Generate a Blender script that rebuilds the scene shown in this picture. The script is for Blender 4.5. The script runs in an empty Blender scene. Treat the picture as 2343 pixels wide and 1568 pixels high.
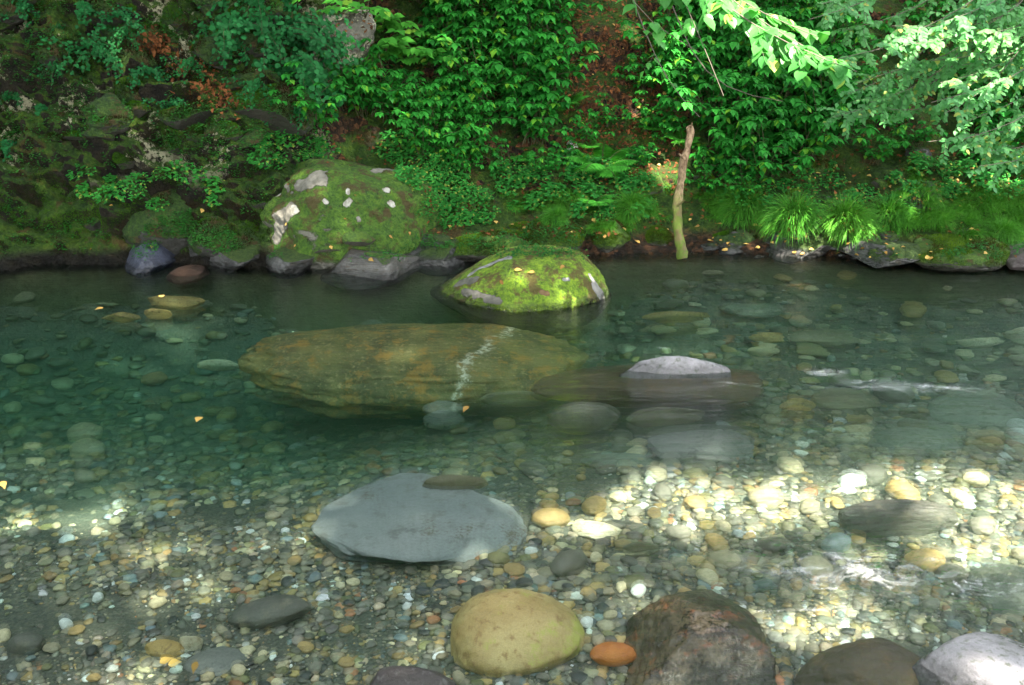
import bpy, bmesh, math, random
import numpy as np
from mathutils import Vector, Matrix
from mathutils.bvhtree import BVHTree
random.seed(7); RNG = np.random.default_rng(11)
S = bpy.context.scene
COL = S.collection
R = math.radians
# ------------------------------------------------------------------ camera model (2342x1568 reading units)
CH, PITCH, TH = 2.0, R(20.0), 11.8/24.0
FV = np.array([0, math.cos(PITCH), -math.sin(PITCH)]); UV = np.array([0, math.sin(PITCH), math.cos(PITCH)]); RV = np.array([1., 0, 0])
CAM = np.array([0, 0, CH])
def ray(px, py):
    d = FV + (px-1171)/1171*TH*RV + (784-py)/1171*TH*UV
    return d/np.linalg.norm(d)
def at_z(px, py, z=0.0):
    d = ray(px, py); t = (z-CH)/d[2]
    return CAM + d*t
def at_y(px, py, y):
    d = ray(px, py); return CAM + d*(y/d[1])
def at_dist(px, py, t):
    return CAM + ray(px, py)*t
def mpp(p):
    return float(np.dot(np.asarray(p)-CAM, FV))*TH/1171
def project(P):
    Q = np.asarray(P)-CAM; w = Q@FV
    return 1171+(Q@RV)/w/TH*1171, 784-(Q@UV)/w/TH*1171
# ------------------------------------------------------------------ noise
def _h(ix, iy, iz, seed):
    n = (ix.astype(np.int64)*374761393 + iy.astype(np.int64)*668265263 + iz.astype(np.int64)*2147483647 + seed*974711) & 0xffffffff
    n = ((n ^ (n >> 13))*1274126177) & 0xffffffff
    n = ((n ^ (n >> 16))*2246822519) & 0xffffffff
    n = n ^ (n >> 15)
    return (n & 0xffffff)/8388607.5-1.0
def vnoise(P, seed=0):
    P = np.asarray(P, dtype=np.float64); I = np.floor(P); F = P-I; I = I.astype(np.int64)
    F = F*F*F*(F*(F*6-15)+10)
    x, y, z = I[:, 0], I[:, 1], I[:, 2]; fx, fy, fz = F[:, 0], F[:, 1], F[:, 2]
    def l(a, b, t): return a+(b-a)*t
    r = []
    for dz in (0, 1):
        a = l(_h(x, y, z+dz, seed), _h(x+1, y, z+dz, seed), fx)
        b = l(_h(x, y+1, z+dz, seed), _h(x+1, y+1, z+dz, seed), fx)
        r.append(l(a, b, fy))
    return l(r[0], r[1], fz)
_ROT = np.array(Matrix.Rotation(.9, 3, Vector((.5, .3, .8)).normalized()))
def fbm(P, sc=1.0, octv=4, seed=0, ridged=False, gain=0.5):
    P = (np.asarray(P)*sc)@_ROT; out = np.zeros(len(P)); a = 1.0; t = 0
    for o in range(octv):
        n = vnoise(P, seed+o*17)
        if ridged: n = 1-2*np.abs(n)
        out += a*n; t += a; a *= gain; P = (P@_ROT)*2.03+7.7
    return out/t
def sstep(a, b, x):
    t = np.clip((x-a)/(b-a), 0, 1); return t*t*(3-2*t)
# ------------------------------------------------------------------ mesh making
def mesh(name, V, faces, mat=None, smooth=True, attrs=None):
    """V (n,3); faces: list of integer arrays (m,k)"""
    me = bpy.data.meshes.new(name)
    V = np.ascontiguousarray(V, dtype=np.float32)
    faces = [np.asarray(f, dtype=np.int32) for f in faces if len(f)]
    nl = sum(f.size for f in faces); nf = sum(len(f) for f in faces)
    me.vertices.add(len(V)); me.vertices.foreach_set('co', V.ravel())
    me.loops.add(nl); me.loops.foreach_set('vertex_index', np.concatenate([f.ravel() for f in faces]))
    me.polygons.add(nf)
    tot = np.concatenate([np.full(len(f), f.shape[1], np.int32) for f in faces])
    st = np.concatenate([[0], np.cumsum(tot)[:-1]]).astype(np.int32)
    me.polygons.foreach_set('loop_start', st); me.polygons.foreach_set('loop_total', tot)
    me.update(calc_edges=True)
    me.polygons.foreach_set('use_smooth', np.full(nf, smooth))
    for k, (typ, data) in (attrs or {}).items():
        a = me.attributes.new(k, typ, 'POINT')
        data = np.ascontiguousarray(data, dtype=np.float32)
        if typ == 'FLOAT': a.data.foreach_set('value', data.ravel())
        else:
            if data.shape[1] == 3: data = np.concatenate([data, np.ones((len(data), 1), np.float32)], 1)
            a.data.foreach_set('color', np.ascontiguousarray(data).ravel())
    if mat: me.materials.append(mat)
    return me
def link(name, me, loc=(0, 0, 0), parent=None, label=None, cat=None, group=None, kind=None, rot=None, scale=None):
    o = bpy.data.objects.new(name, me); COL.objects.link(o)
    o.location = loc
    if rot is not None: o.rotation_euler = rot
    if scale is not None: o.scale = scale
    if parent: o.parent = parent
    if label: o['label'] = label
    if cat: o['category'] = cat
    if group: o['group'] = group
    if kind: o['kind'] = kind
    return o
def grid_faces(nu, nv):
    i = np.arange(nu-1)[:, None]*nv+np.arange(nv-1)[None, :]
    i = i.ravel()
    return np.stack([i, i+nv, i+nv+1, i+1], 1)
_ico = {}
def ico(sub):
    if sub not in _ico:
        bm = bmesh.new(); bmesh.ops.create_icosphere(bm, subdivisions=sub, radius=1.0)
        V = np.array([v.co[:] for v in bm.verts]); F = np.array([[v.index for v in f.verts] for f in bm.faces])
        bm.free(); V /= np.linalg.norm(V, axis=1)[:, None]; _ico[sub] = (V, F)
    return _ico[sub]
def tube(pts, rad, n=8):
    """swept tube; pts (k,3), rad (k,) -> V, F quads (+cap tip)"""
    pts = np.asarray(pts, float); k = len(pts); rad = np.broadcast_to(np.asarray(rad, float), (k,))
    T = np.gradient(pts, axis=0); T /= np.linalg.norm(T, axis=1)[:, None]+1e-9
    up = np.array([0.13, 0.21, 1.0]); A = np.cross(T, up); A /= np.linalg.norm(A, axis=1)[:, None]+1e-9; B = np.cross(T, A)
    th = np.arange(n)/n*2*math.pi
    V = pts[:, None]+rad[:, None, None]*(np.cos(th)[None, :, None]*A[:, None]+np.sin(th)[None, :, None]*B[:, None])
    V = V.reshape(-1, 3); i = np.arange(k-1)[:, None]*n; j = np.arange(n)[None]; j2 = (j+1) % n
    F = np.stack([(i+j).ravel(), (i+j2).ravel(), (i+n+j2).ravel(), (i+n+j).ravel()], 1)
    return V, F
class Acc:
    """collects pieces of one mesh"""
    def __init__(s): s.V = []; s.Q = []; s.T = []; s.A = []; s.n = 0
    def add(s, V, Q=None, T=None, a=None):
        V = np.asarray(V, float)
        if Q is not None and len(Q): s.Q.append(np.asarray(Q)+s.n)
        if T is not None and len(T): s.T.append(np.asarray(T)+s.n)
        s.V.append(V); s.A.append(np.broadcast_to(0.5 if a is None else a, (len(V),))); s.n += len(V)
    def mesh(s, name, mat, smooth=True):
        fs = []
        if s.Q: fs.append(np.concatenate(s.Q))
        if s.T: fs.append(np.concatenate(s.T))
        return mesh(name, np.concatenate(s.V), fs, mat, smooth, {'tint': ('FLOAT', np.concatenate(s.A))})
def frame(D, up=(0, 0, 1), roll=None):
    D = D/(np.linalg.norm(D, axis=1)[:, None]+1e-9)
    X = np.cross(D, np.broadcast_to(np.asarray(up, float), D.shape)); X /= np.linalg.norm(X, axis=1)[:, None]+1e-9
    Z = np.cross(X, D)
    if roll is not None:
        c, s = np.cos(roll)[:, None], np.sin(roll)[:, None]; X, Z = X*c+Z*s, Z*c-X*s
    return X, D, Z
def leaf_template(kind):
    if kind == 'small':
        V = [(0, 0, 0), (-.5, .45, .08), (0, .5, -.02), (.5, .45, .08), (0, 1, -.12)]
        return np.array(V), None, np.array([(0, 2, 1), (0, 3, 2), (1, 2, 4), (2, 3, 4)])
    if kind == 'toothed':   # serrate, tapering
        st = [(.14, .30), (.22, .24), (.36, .50), (.44, .40), (.58, .42), (.66, .30), (.80, .22)]
    elif kind == 'round':
        st = [(.08, .28), (.25, .48), (.5, .52), (.75, .40), (.92, .2)]
    else:
        st = [(.12, .24), (.35, .48), (.6, .42), (.82, .2)]
    V = [(0, 0, 0)]
    for t, w in st:
        z = -.22*t*t
        V += [(-w, t-0.02, z+.10*w), (0, t, z-.03), (w, t-0.02, z+.10*w)]
    V.append((0, 1.06, -.27)); n = len(st); T = [(0, 2, 1), (0, 3, 2)]; Q = []
    for i in range(n-1):
        a = 1+3*i; Q += [(a, a+1, a+4, a+3), (a+1, a+2, a+5, a+4)]
    a = 1+3*(n-1); T += [(a, a+1, a+3), (a+1, a+2, a+3)]
    return np.array(V, float), np.array(Q), np.array(T)
LT = {k: leaf_template(k) for k in ('small', 'toothed', 'round', 'oval')}
def add_leaves(acc, O, D, size, kind='oval', wid=0.75, up=(0, 0, 1), roll=None, tint=None, rng=RNG):
    O = np.asarray(O, float).reshape(-1, 3); n = len(O)
    if n == 0: return
    D = np.asarray(D, float).reshape(-1, 3); size = np.broadcast_to(np.asarray(size, float), (n,))
    X, Y, Z = frame(D, up, roll); V, Q, T = LT[kind]; m = len(V)
    P = O[:, None]+size[:, None, None]*(V[None, :, 0, None]*wid*X[:, None]+V[None, :, 1, None]*Y[:, None]+V[None, :, 2, None]*Z[:, None])
    off = (np.arange(n)*m)[:, None, None]
    if tint is None: tint = rng.uniform(0, 1, n)
    acc.add(P.reshape(-1, 3), None if Q is None else (Q[None]+off).reshape(-1, 4), (T[None]+off).reshape(-1, 3), np.repeat(tint, m))
# ------------------------------------------------------------------ material helpers
class NT:
    def __init__(s, name):
        s.m = bpy.data.materials.new(name); s.m.use_nodes = True; s.t = s.m.node_tree; s.t.nodes.clear()
        s.out = s.t.nodes.new('ShaderNodeOutputMaterial')
    def n(s, typ, ins=None, out=0, **props):
        nd = s.t.nodes.new(typ)
        for k, v in props.items(): setattr(nd, k, v)
        for k, v in (ins or {}).items(): s.set(nd.inputs[k], v)
        return nd.outputs[out] if isinstance(out, int) or isinstance(out, str) else nd
    def set(s, sock, v):
        if isinstance(v, bpy.types.NodeSocket): s.t.links.new(v, sock)
        elif isinstance(v, (tuple, list)) and len(v) == 3 and sock.type == 'RGBA': sock.default_value = (*v, 1)
        else: sock.default_value = v
    def math(s, op, a, b=0.0, c=0.0, clamp=False):
        return s.n('ShaderNodeMath', {0: a, 1: b, 2: c}, operation=op, use_clamp=clamp)
    def noise(s, scale, vec=None, detail=4, rough=0.55, col=False, dist=0.0):
        i = {'Scale': scale, 'Detail': detail, 'Roughness': rough, 'Distortion': dist}
        if vec is not None: i['Vector'] = vec
        return s.n('ShaderNodeTexNoise', i, 'Color' if col else 'Fac')
    def vor(s, scale, vec=None, out='Distance', feature='F1', rnd=1.0):
        i = {'Scale': scale, 'Randomness': rnd}
        if vec is not None: i['Vector'] = vec
        return s.n('ShaderNodeTexVoronoi', i, out, feature=feature)
    def map(s, v, a, b, c=0.0, d=1.0, smooth=True):
        return s.n('ShaderNodeMapRange', {'Value': v, 'From Min': a, 'From Max': b, 'To Min': c, 'To Max': d}, interpolation_type='SMOOTHSTEP' if smooth else 'LINEAR')
    def mix(s, f, a, b, blend='MIX'):
        nd = s.t.nodes.new('ShaderNodeMix'); nd.data_type = 'RGBA'; nd.blend_type = blend
        s.set(nd.inputs[0], f); s.set(nd.inputs[6], a); s.set(nd.inputs[7], b); return nd.outputs[2]
    def ramp(s, f, stops):
        nd = s.t.nodes.new('ShaderNodeValToRGB'); s.set(nd.inputs[0], f); e = nd.color_ramp.elements
        while len(e) < len(stops): e.new(0.5)
        for k, (p, c) in enumerate(stops): e[k].position = p; e[k].color = (*c, 1)
        return nd.outputs[0]
    def bump(s, h, strength=0.6, dist=0.01, normal=None):
        i = {'Height': h, 'Strength': strength, 'Distance': dist}
        if normal is not None: i['Normal'] = normal
        return s.n('ShaderNodeBump', i)
    def pos(s): return s.n('ShaderNodeNewGeometry', out='Position')
    def obj(s): return s.n('ShaderNodeTexCoord', out='Object')
    def attr(s, name, out='Fac'): return s.n('ShaderNodeAttribute', out=out, attribute_name=name)
    def sep(s, v, i): return s.n('ShaderNodeSeparateXYZ', {0: v}, out=i)
    def done(s, surf): s.t.links.new(surf, s.out.inputs['Surface']); return s.m
    def pbsdf(s, col, rough, normal=None, spec=0.5, **kw):
        i = {'Base Color': col, 'Roughness': rough, 'Specular IOR Level': spec}
        if normal is not None: i['Normal'] = normal
        i.update(kw); return s.n('ShaderNodeBsdfPrincipled', i)
def rock_mat(name, c1, c2, c3=None, scale=3.0, moss=0.0, mossc=None, mosslo=.0, lichen=0.0, algae=None, algae_amt=0.0, stri=0.0, bump=0.5, rough=0.65, wet=True, vein=None, brown=0.0, bare=0.0, spots=0.0, patches=None):
    """moss 0..1 cover on upward faces; lichen 0..1; algae colour = uneven film"""
    t = NT(name); o = t.obj(); P = t.pos()
    w = t.n('ShaderNodeMapping', {'Vector': o, 'Rotation': (0.3, 0.5, 0.4), 'Scale': (1, 1, 1+3*stri)})
    n1 = t.noise(scale, w, 6, .62); n2 = t.noise(scale*7, w, 5, .6); n3 = t.noise(scale*40, o, 2, .6)
    col = t.mix(t.map(n1, .35, .65), c1, c2)
    if c3: col = t.mix(t.map(n2, .52, .68), col, c3)
    col = t.mix(t.map(n3, .3, .7, 0, .5), col, t.mix(.45, col, (0.02, 0.02, 0.02)))
    if stri: 
        s_ = t.noise(9, t.n('ShaderNodeMapping', {'Vector': o, 'Rotation': (0, .6, .5), 'Scale': (.5, 1.5, 9)}), 4, .6)
        col = t.mix(t.map(s_, .42, .62, 0, .7), col, t.mix(.6, col, (.015, .013, .01)))
    if vein:
        vw = t.n('ShaderNodeMapping', {'Vector': o, 'Location': vein[1], 'Rotation': vein[2], 'Scale': (1, 1, 1)})
        wn = t.math('ADD', t.sep(vw, 0), t.math('MULTIPLY', t.math('SUBTRACT', t.noise(4, o, 5, .7), .5), .45))
        col = t.mix(t.math('MULTIPLY', t.map(t.math('ABSOLUTE', wn), .004, vein[3], 1, 0), t.map(n2, .40, .55)), col, vein[0])
    h = t.math('ADD', t.math('MULTIPLY', n2, .7), t.math('MULTIPLY', n3, .25))
    if algae:
        col = t.mix(t.map(t.math('ADD', t.noise(scale*1.6, o, 5, .7), t.math('MULTIPLY', n3, .3)), .78-.4*algae_amt, .9-.4*algae_amt, 0, .9), col, algae)
    rg = t.map(n2, .3, .7, rough-.12, rough+.1)
    if lichen > 0:
        lf = t.map(t.math('ADD', t.noise(5, o, 3, .5), t.math('MULTIPLY', t.math('SUBTRACT', t.noise(45, o, 4, .7), .5), .55)), .72-.25*lichen, .76-.25*lichen)
        col = t.mix(lf, col, (.40, .38, .27)); h = t.math('ADD', h, t.math('MULTIPLY', lf, .2))
    if moss > 0:
        nz = t.sep(t.n('ShaderNodeNewGeometry', out='Normal'), 2)
        mf = t.math('ADD', t.math('MULTIPLY', nz, .35), t.math('ADD', t.noise(3.5, o, 5, .6), t.math('MULTIPLY', n3, .12)))
        mf = t.map(mf, 1.12-.72*moss, 1.2-.72*moss)
        mf = t.math('MULTIPLY', mf, t.map(t.math('ADD', t.sep(P, 2), t.math('MULTIPLY', n2, .05)), .05+mosslo, .10+mosslo))
        mc = mossc or ((.012, .035, .004), (.045, .10, .008), (.10, .17, .012))
        fine = t.noise(42, o, 4, .8); cl = t.noise(9, o, 6, .75)
        mcol = t.ramp(t.math('ADD', t.math('MULTIPLY', fine, .6), t.math('MULTIPLY', cl, .45)), [(.40, mc[0]), (.51, mc[1]), (.64, mc[2])])
        if brown: mcol = t.mix(t.map(t.noise(7, t.n('ShaderNodeMapping', {'Vector': o, 'Location': (3, 1, 2)}), 5, .7), .60-.16*brown, .68-.12*brown, 0, .85), mcol, (.075, .042, .012))
        col = t.mix(mf, col, mcol); rg = t.mix(mf, rg, (.9, .9, .9))
        mh = t.math('ADD', t.math('MULTIPLY', fine, 3.2), t.math('MULTIPLY', t.noise(18, o, 4, .7), 2.4))
        h = t.math('ADD', h, t.math('MULTIPLY', mf, mh))
    if bare:
        bf = t.map(t.math('ADD', t.noise(2.3, t.n('ShaderNodeMapping', {'Vector': o, 'Location': (1.3, .4, 7.7)}), 3, .5), t.math('MULTIPLY', t.math('SUBTRACT', n2, .5), .12)), .66-.14*bare, .68-.14*bare)
        col = t.mix(bf, col, t.mix(n2, c1, c2)); h = t.math('SUBTRACT', h, t.math('MULTIPLY', bf, .8))
    for (pa, pb_, pr_, ca, cb) in (patches or []):
        jit = t.n('ShaderNodeVectorMath', {0: o, 1: t.n('ShaderNodeVectorMath', {0: t.n('ShaderNodeVectorMath', {0: t.noise(.45/pr_, o, 4, .65, col=True), 1: (.5, .5, .5)}, operation='SUBTRACT'), 1: (pr_*2.2,)*3}, operation='MULTIPLY')}, operation='ADD')
        ab = [b-a for a, b in zip(pa, pb_)]; L2 = sum(v*v for v in ab)+1e-9
        rel_ = t.n('ShaderNodeVectorMath', {0: jit, 1: tuple(pa)}, operation='SUBTRACT')
        hh = t.math('DIVIDE', t.n('ShaderNodeVectorMath', {0: rel_, 1: tuple(ab)}, operation='DOT_PRODUCT', out='Value'), L2, clamp=True)
        dd = t.n('ShaderNodeVectorMath', {0: t.n('ShaderNodeVectorMath', {0: rel_, 1: t.n('ShaderNodeVectorMath', {0: tuple(ab), 'Scale': hh}, operation='SCALE')}, operation='SUBTRACT')}, operation='LENGTH', out='Value')
        pf = t.map(dd, pr_*1.06, pr_*.94); col = t.mix(pf, col, t.mix(t.map(n2, .35, .65), ca, cb)); h = t.mix(pf, h, t.math('MULTIPLY', n2, .8))
    if spots:
        ov = t.n('ShaderNodeVectorMath', {0: o, 1: t.n('ShaderNodeVectorMath', {0: t.noise(22, o, 3, .6, col=True), 1: (.07, .07, .07)}, operation='MULTIPLY')}, operation='ADD')
        sf = t.math('MULTIPLY', t.map(t.vor(7, ov), .30, .26), t.map(t.sep(t.vor(7, ov, 'Color'), 0), 1-.5*spots, 1.02-.5*spots))
        col = t.mix(sf, col, t.mix(n2, (.34, .33, .28), (.62, .61, .56)))
    if wet:
        wf = t.map(t.math('ADD', t.sep(P, 2), t.math('MULTIPLY', n2, -.06)), -.01, .03, 1, 0)
        col = t.mix(wf, col, t.mix(.55, col, (0, 0, 0))); rg = t.mix(wf, rg, (.22, .22, .22))
    return t.done(t.pbsdf(col, rg, t.bump(h, bump, .02)))
def rock_verts(seed, rx, ry, rz, sub=6, ang=0.6, nz=0.08, planes=14, freq=1.6, fine=0.02, sq=None):
    rg = np.random.default_rng(seed); D, F = ico(sub)
    r = np.ones(len(D))
    if ang > 0:
        N = rg.normal(size=(planes, 3)); N /= np.linalg.norm(N, axis=1)[:, None]
        Hh = rg.uniform(.66-.16*ang, .94, planes); dp = D@N.T
        rk = np.where(dp > .05, Hh[None]/np.maximum(dp, .05), 9.0)
        k = 16+75*ang*ang; rr = -np.log(np.exp(-k*np.minimum(rk, 3)).sum(1)+math.exp(-k*1.0))/k
        r = r*(1-min(1, ang*1.3))+rr*min(1, ang*1.3)
    P = D*r[:, None]
    if sq: P = np.sign(P)*np.abs(P)**np.array(sq)
    n = fbm(P+seed*3.1, freq, 4, seed)
    n2 = fbm(P+seed*1.7, freq*5, 3, seed+5, ridged=ang > .4)
    P = P*(1+nz*n+fine*n2)[:, None]*np.array([rx, ry, rz])
    return P, F
# ------------------------------------------------------------------ terrain functions
SHORE = [(-30, 607), (0, 607), (300, 600), (600, 606), (860, 604), (1000, 596), (1200, 578), (1600, 575), (1900, 586), (2100, 600), (2342, 598), (2400, 598)]
_sx, _sy = [], []
for a, b in SHORE:
    p = at_z(a, b); _sx.append(p[0]); _sy.append(p[1])
_sx = np.array([-12]+_sx+[12.]); _sy = np.array([_sy[0]]+_sy+[_sy[-1]])
def shore(x): return np.interp(x, _sx, _sy)
ZK = np.array([-1.4, -.5, 0, .1, .2, .5, .8, 1.2, 2, 4, 9, 14])
ZR = np.array([-1.4, -.5, 0, .1, .2, .5, .8, 1.2, 2, 3.4, 5, 14])
PL = np.array([-.9, -.35, 0, .10, .16, .34, .50, .72, 1.25, 3.2, 8.0, 16])
PM = np.array([-1.6, -.6, 0, .25, .50, .85, 1.12, 1.5, 2.4, 4.6, 9., 26])
PR = np.array([-2.0, -.8, 0, .22, .50, 1.1, 1.65, 2.3, 3.4, 6.0, 12., 30])
def prof(x, z):
    l = np.interp(z, ZK, PL); m = np.interp(z, ZR, PM); r = np.interp(z, ZR, PR)
    wl = 1-sstep(-2.0, -.9, x); wr = sstep(1.2, 3.0, x)
    return l*wl+r*wr+m*(1-wl)*(1-wr)
def bank_verts(X, Z):
    P = np.stack([X, shore(X)+prof(X, Z), Z], 1)
    wl = 1-sstep(-2.2, -.9, X)
    up = sstep(-.15, .25, Z)
    big = fbm(P*np.array([1, .6, 1.6]), 1.1, 4, 3)*.20
    rg_ = fbm(P*np.array([1, 1, 1.7]), 1.9, 4, 9, ridged=True)
    med = fbm(P, 4.5, 4, 21)*.05
    cell = fbm(P*np.array([1, 1, 1.4]), 3.2, 3, 31, ridged=True)
    d = (big*.6+med)+(rg_*.17+cell*.13)*(0.28+1.05*wl)
    d = d*(.25+.75*up)+fbm(P, 13, 3, 41, ridged=True)*.022*up*(.4+.8*wl)
    # gully of bare litter between the two thickets
    gx = .95+.25*Z
    d -= .16*np.exp(-((X-gx+.1)/.32)**2)*sstep(.3, .9, Z)*(1-wl)
    # overhang hollow under the lichen crag
    N = np.array([0, -.75, .66])
    return P+d[:, None]*N
def bed(x, y):
    x = np.asarray(x, float); y = np.asarray(y, float)
    near = .13+.05*sstep(2.6, 3.6, y)
    wr = sstep(-.2, 1.0, x+.25*(4.6-y))
    yy = y+.45*vnoise(np.stack([x.ravel()*.8, y.ravel()*.8, 0*x.ravel()], 1), 91).reshape(x.shape)
    deepL = .15+.46*sstep(2.9, 6.0, yy)+.10*sstep(4.2, 6.2, yy)*sstep(.3, -1.5, x); deepR = .14+.16*sstep(3.6, 5.2, yy)+.10*sstep(5.0, 6.3, yy)
    d = np.where(y < 3.0, near, 0)
    mixd = deepL*(1-wr)+deepR*wr
    d = near*(1-sstep(2.7, 3.8, yy))+mixd*sstep(2.7, 3.8, yy)
    far = shore(x)-y
    d = d*(1-.55*(1-sstep(.1, .9, far)))
    # near shore rises behind the camera
    d = d*(1-sstep(1.6, .2, y)*1.0)-1.2*sstep(.8, -4.0, y)
    P = np.stack([x.ravel(), y.ravel(), np.zeros(x.size)], 1)
    n = fbm(P, 1.3, 4, 77).reshape(x.shape)*.05+fbm(P, 6, 3, 78).reshape(x.shape)*.012
    return -d+n
def on_bed(px, py):
    z = -.3
    for _ in range(14):
        p = at_z(px, py, z); z = .5*z+.5*float(bed(p[:1], p[1:2])[0])
    return at_z(px, py, z)
SUN_EL = R(56); SUN_AZ = R(150)   # azimuth clockwise from +y : behind the camera, to the right
SUND = np.array([math.sin(SUN_AZ)*math.cos(SUN_EL), math.cos(SUN_AZ)*math.cos(SUN_EL), math.sin(SUN_EL)])
SKY_STR, SUN_E, EXPO = .13, 5.0, 3.0
# ------------------------------------------------------------------ materials of the setting
def bank_material():
    t = NT('bank_rock_and_soil'); P = t.pos(); x = t.sep(P, 0); z = t.sep(P, 2)
    n1 = t.noise(1.6, P, 6, .65); n2 = t.noise(11, P, 5, .65); n3 = t.noise(55, P, 3, .7)
    cliff = t.attr('cliff')
    rock = t.mix(t.map(n2, .35, .7), (.006, .005, .003), (.026, .021, .010))
    soil = t.mix(t.map(n2, .35, .7), (.010, .007, .004), (.035, .019, .009))
    v = t.vor(38, P, 'Color'); lit = t.mix(t.sep(v, 0), (.035, .016, .008), (.17, .075, .03))
    soil = t.mix(t.map(t.math('ADD', t.math('MULTIPLY', n1, .6), t.math('MULTIPLY', t.sep(v, 1), .5)), .45, .6), soil, lit)
    col = t.mix(t.map(t.math('ADD', cliff, t.math('MULTIPLY', t.math('SUBTRACT', n2, .5), .8)), .3, .7), soil, rock)
    # lichen crust, cream, on the cliff
    lm = t.math('ADD', t.noise(2.6, P, 4, .6), t.math('MULTIPLY', t.math('SUBTRACT', t.noise(30, P, 5, .75), .5), .55))
    lm = t.math('MULTIPLY', t.map(lm, .585, .64, 0, .9), t.math('MULTIPLY', cliff, t.map(z, .45, .8)))
    # moss
    nz = t.sep(t.n('ShaderNodeNewGeometry', out='Normal'), 2)
    mf = t.math('ADD', t.math('MULTIPLY', nz, .42), t.math('ADD', n1, t.math('MULTIPLY', n3, .16)))
    lo = t.map(z, .25, .9, .54, .60)
    lo = t.math('ADD', lo, t.math('MULTIPLY', t.math('SUBTRACT', 1.0, cliff), .12))
    mf = t.math('MULTIPLY', t.map(t.math('SUBTRACT', mf, lo), 0, .07), t.map(z, .05, .14))
    fine = t.noise(38, P, 4, .8)
    mcol = t.ramp(t.math('ADD', t.math('MULTIPLY', fine, .45), t.math('MULTIPLY', t.noise(6, P, 6, .75), .6)), [(.40, (.006, .022, .003)), (.53, (.026, .068, .005)), (.68, (.085, .14, .01))])
    mcol = t.mix(t.map(t.noise(4, t.n('ShaderNodeMapping', {'Vector': P, 'Location': (5, 2, 1)}), 5, .7), .54, .64, 0, .8), mcol, (.06, .034, .010))
    col = t.mix(mf, col, mcol); col = t.mix(lm, col, (.38, .36, .24))
    wf = t.map(t.math('ADD', z, t.math('MULTIPLY', n2, -.08)), -.0, .08, 1, 0)
    col = t.mix(wf, col, t.mix(.5, col, (.004, .004, .004)))
    col = t.mix(t.map(z, -.03, -.10), col, t.mix(n2, (.05, .055, .03), (.20, .19, .11)))
    rg = t.mix(wf, (.85, .85, .85), (.3, .3, .3))
    h = t.math('ADD', t.math('MULTIPLY', n2, 1.2), t.math('MULTIPLY', t.math('ADD', fine, n3), .5))
    return t.done(t.pbsdf(col, rg, t.bump(h, 1.0, .06), spec=.3))
def bed_material():
    t = NT('stream_bed_grit'); P = t.pos()
    v = t.vor(70, P, 'Color'); v2 = t.vor(150, P, 'Color'); d = t.vor(70, P, 'Distance')
    c = t.ramp(t.sep(v, 0), [(0, (.08, .075, .06)), (.4, (.18, .165, .125)), (.7, (.28, .22, .13)), (.9, (.36, .30, .20)), (1, (.5, .47, .38))])
    c2 = t.ramp(t.sep(v2, 1), [(0, (.04, .04, .036)), (.5, (.13, .12, .10)), (1, (.30, .25, .17))])
    c = t.mix(t.map(t.noise(9, P), .4, .6), c, c2); c = t.mix(t.map(d, .004, .010, 0, .7), c, (.03, .03, .026))
    c = t.mix(t.map(t.noise(1.3, P, 4), .4, .65, 0, .5), c, (.06, .065, .045))
    return t.done(t.pbsdf(c, .7, t.bump(d, .6, .01)))
def gravel_material():
    t = NT('pebble_stone'); P = t.pos()
    c = t.n('ShaderNodeAttribute', out='Color', attribute_name='Col')
    n = t.noise(60, P, 4, .7); c = t.mix(t.map(n, .3, .7, 0, .55), c, t.mix(.6, c, (.03, .03, .025), ))
    c = t.mix(t.map(t.noise(25, P, 3), .5, .7, 0, .35), c, (.16, .13, .07))
    return t.done(t.pbsdf(c, .5, t.bump(n, .3, .004)))
def pebble_obj_material():
    t = NT('loose_pebble_stone'); o = t.obj(); c = t.n('ShaderNodeObjectInfo', out='Color'); rnd = t.n('ShaderNodeObjectInfo', out='Random')
    n = t.noise(3.2, t.n('ShaderNodeVectorMath', {0: o, 1: (1, 1, 1)}, operation='ADD'), 6, .7)
    n2 = t.noise(30, o, 3, .7)
    c = t.mix(t.map(n, .35, .65, 0, .55), c, t.mix(.5, c, (.06, .045, .02)))
    c = t.mix(t.map(n2, .4, .65, 0, .5), c, t.mix(.5, c, (.02, .02, .016)))
    return t.done(t.pbsdf(c, .5, t.bump(n2, .3, .03)))
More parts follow.
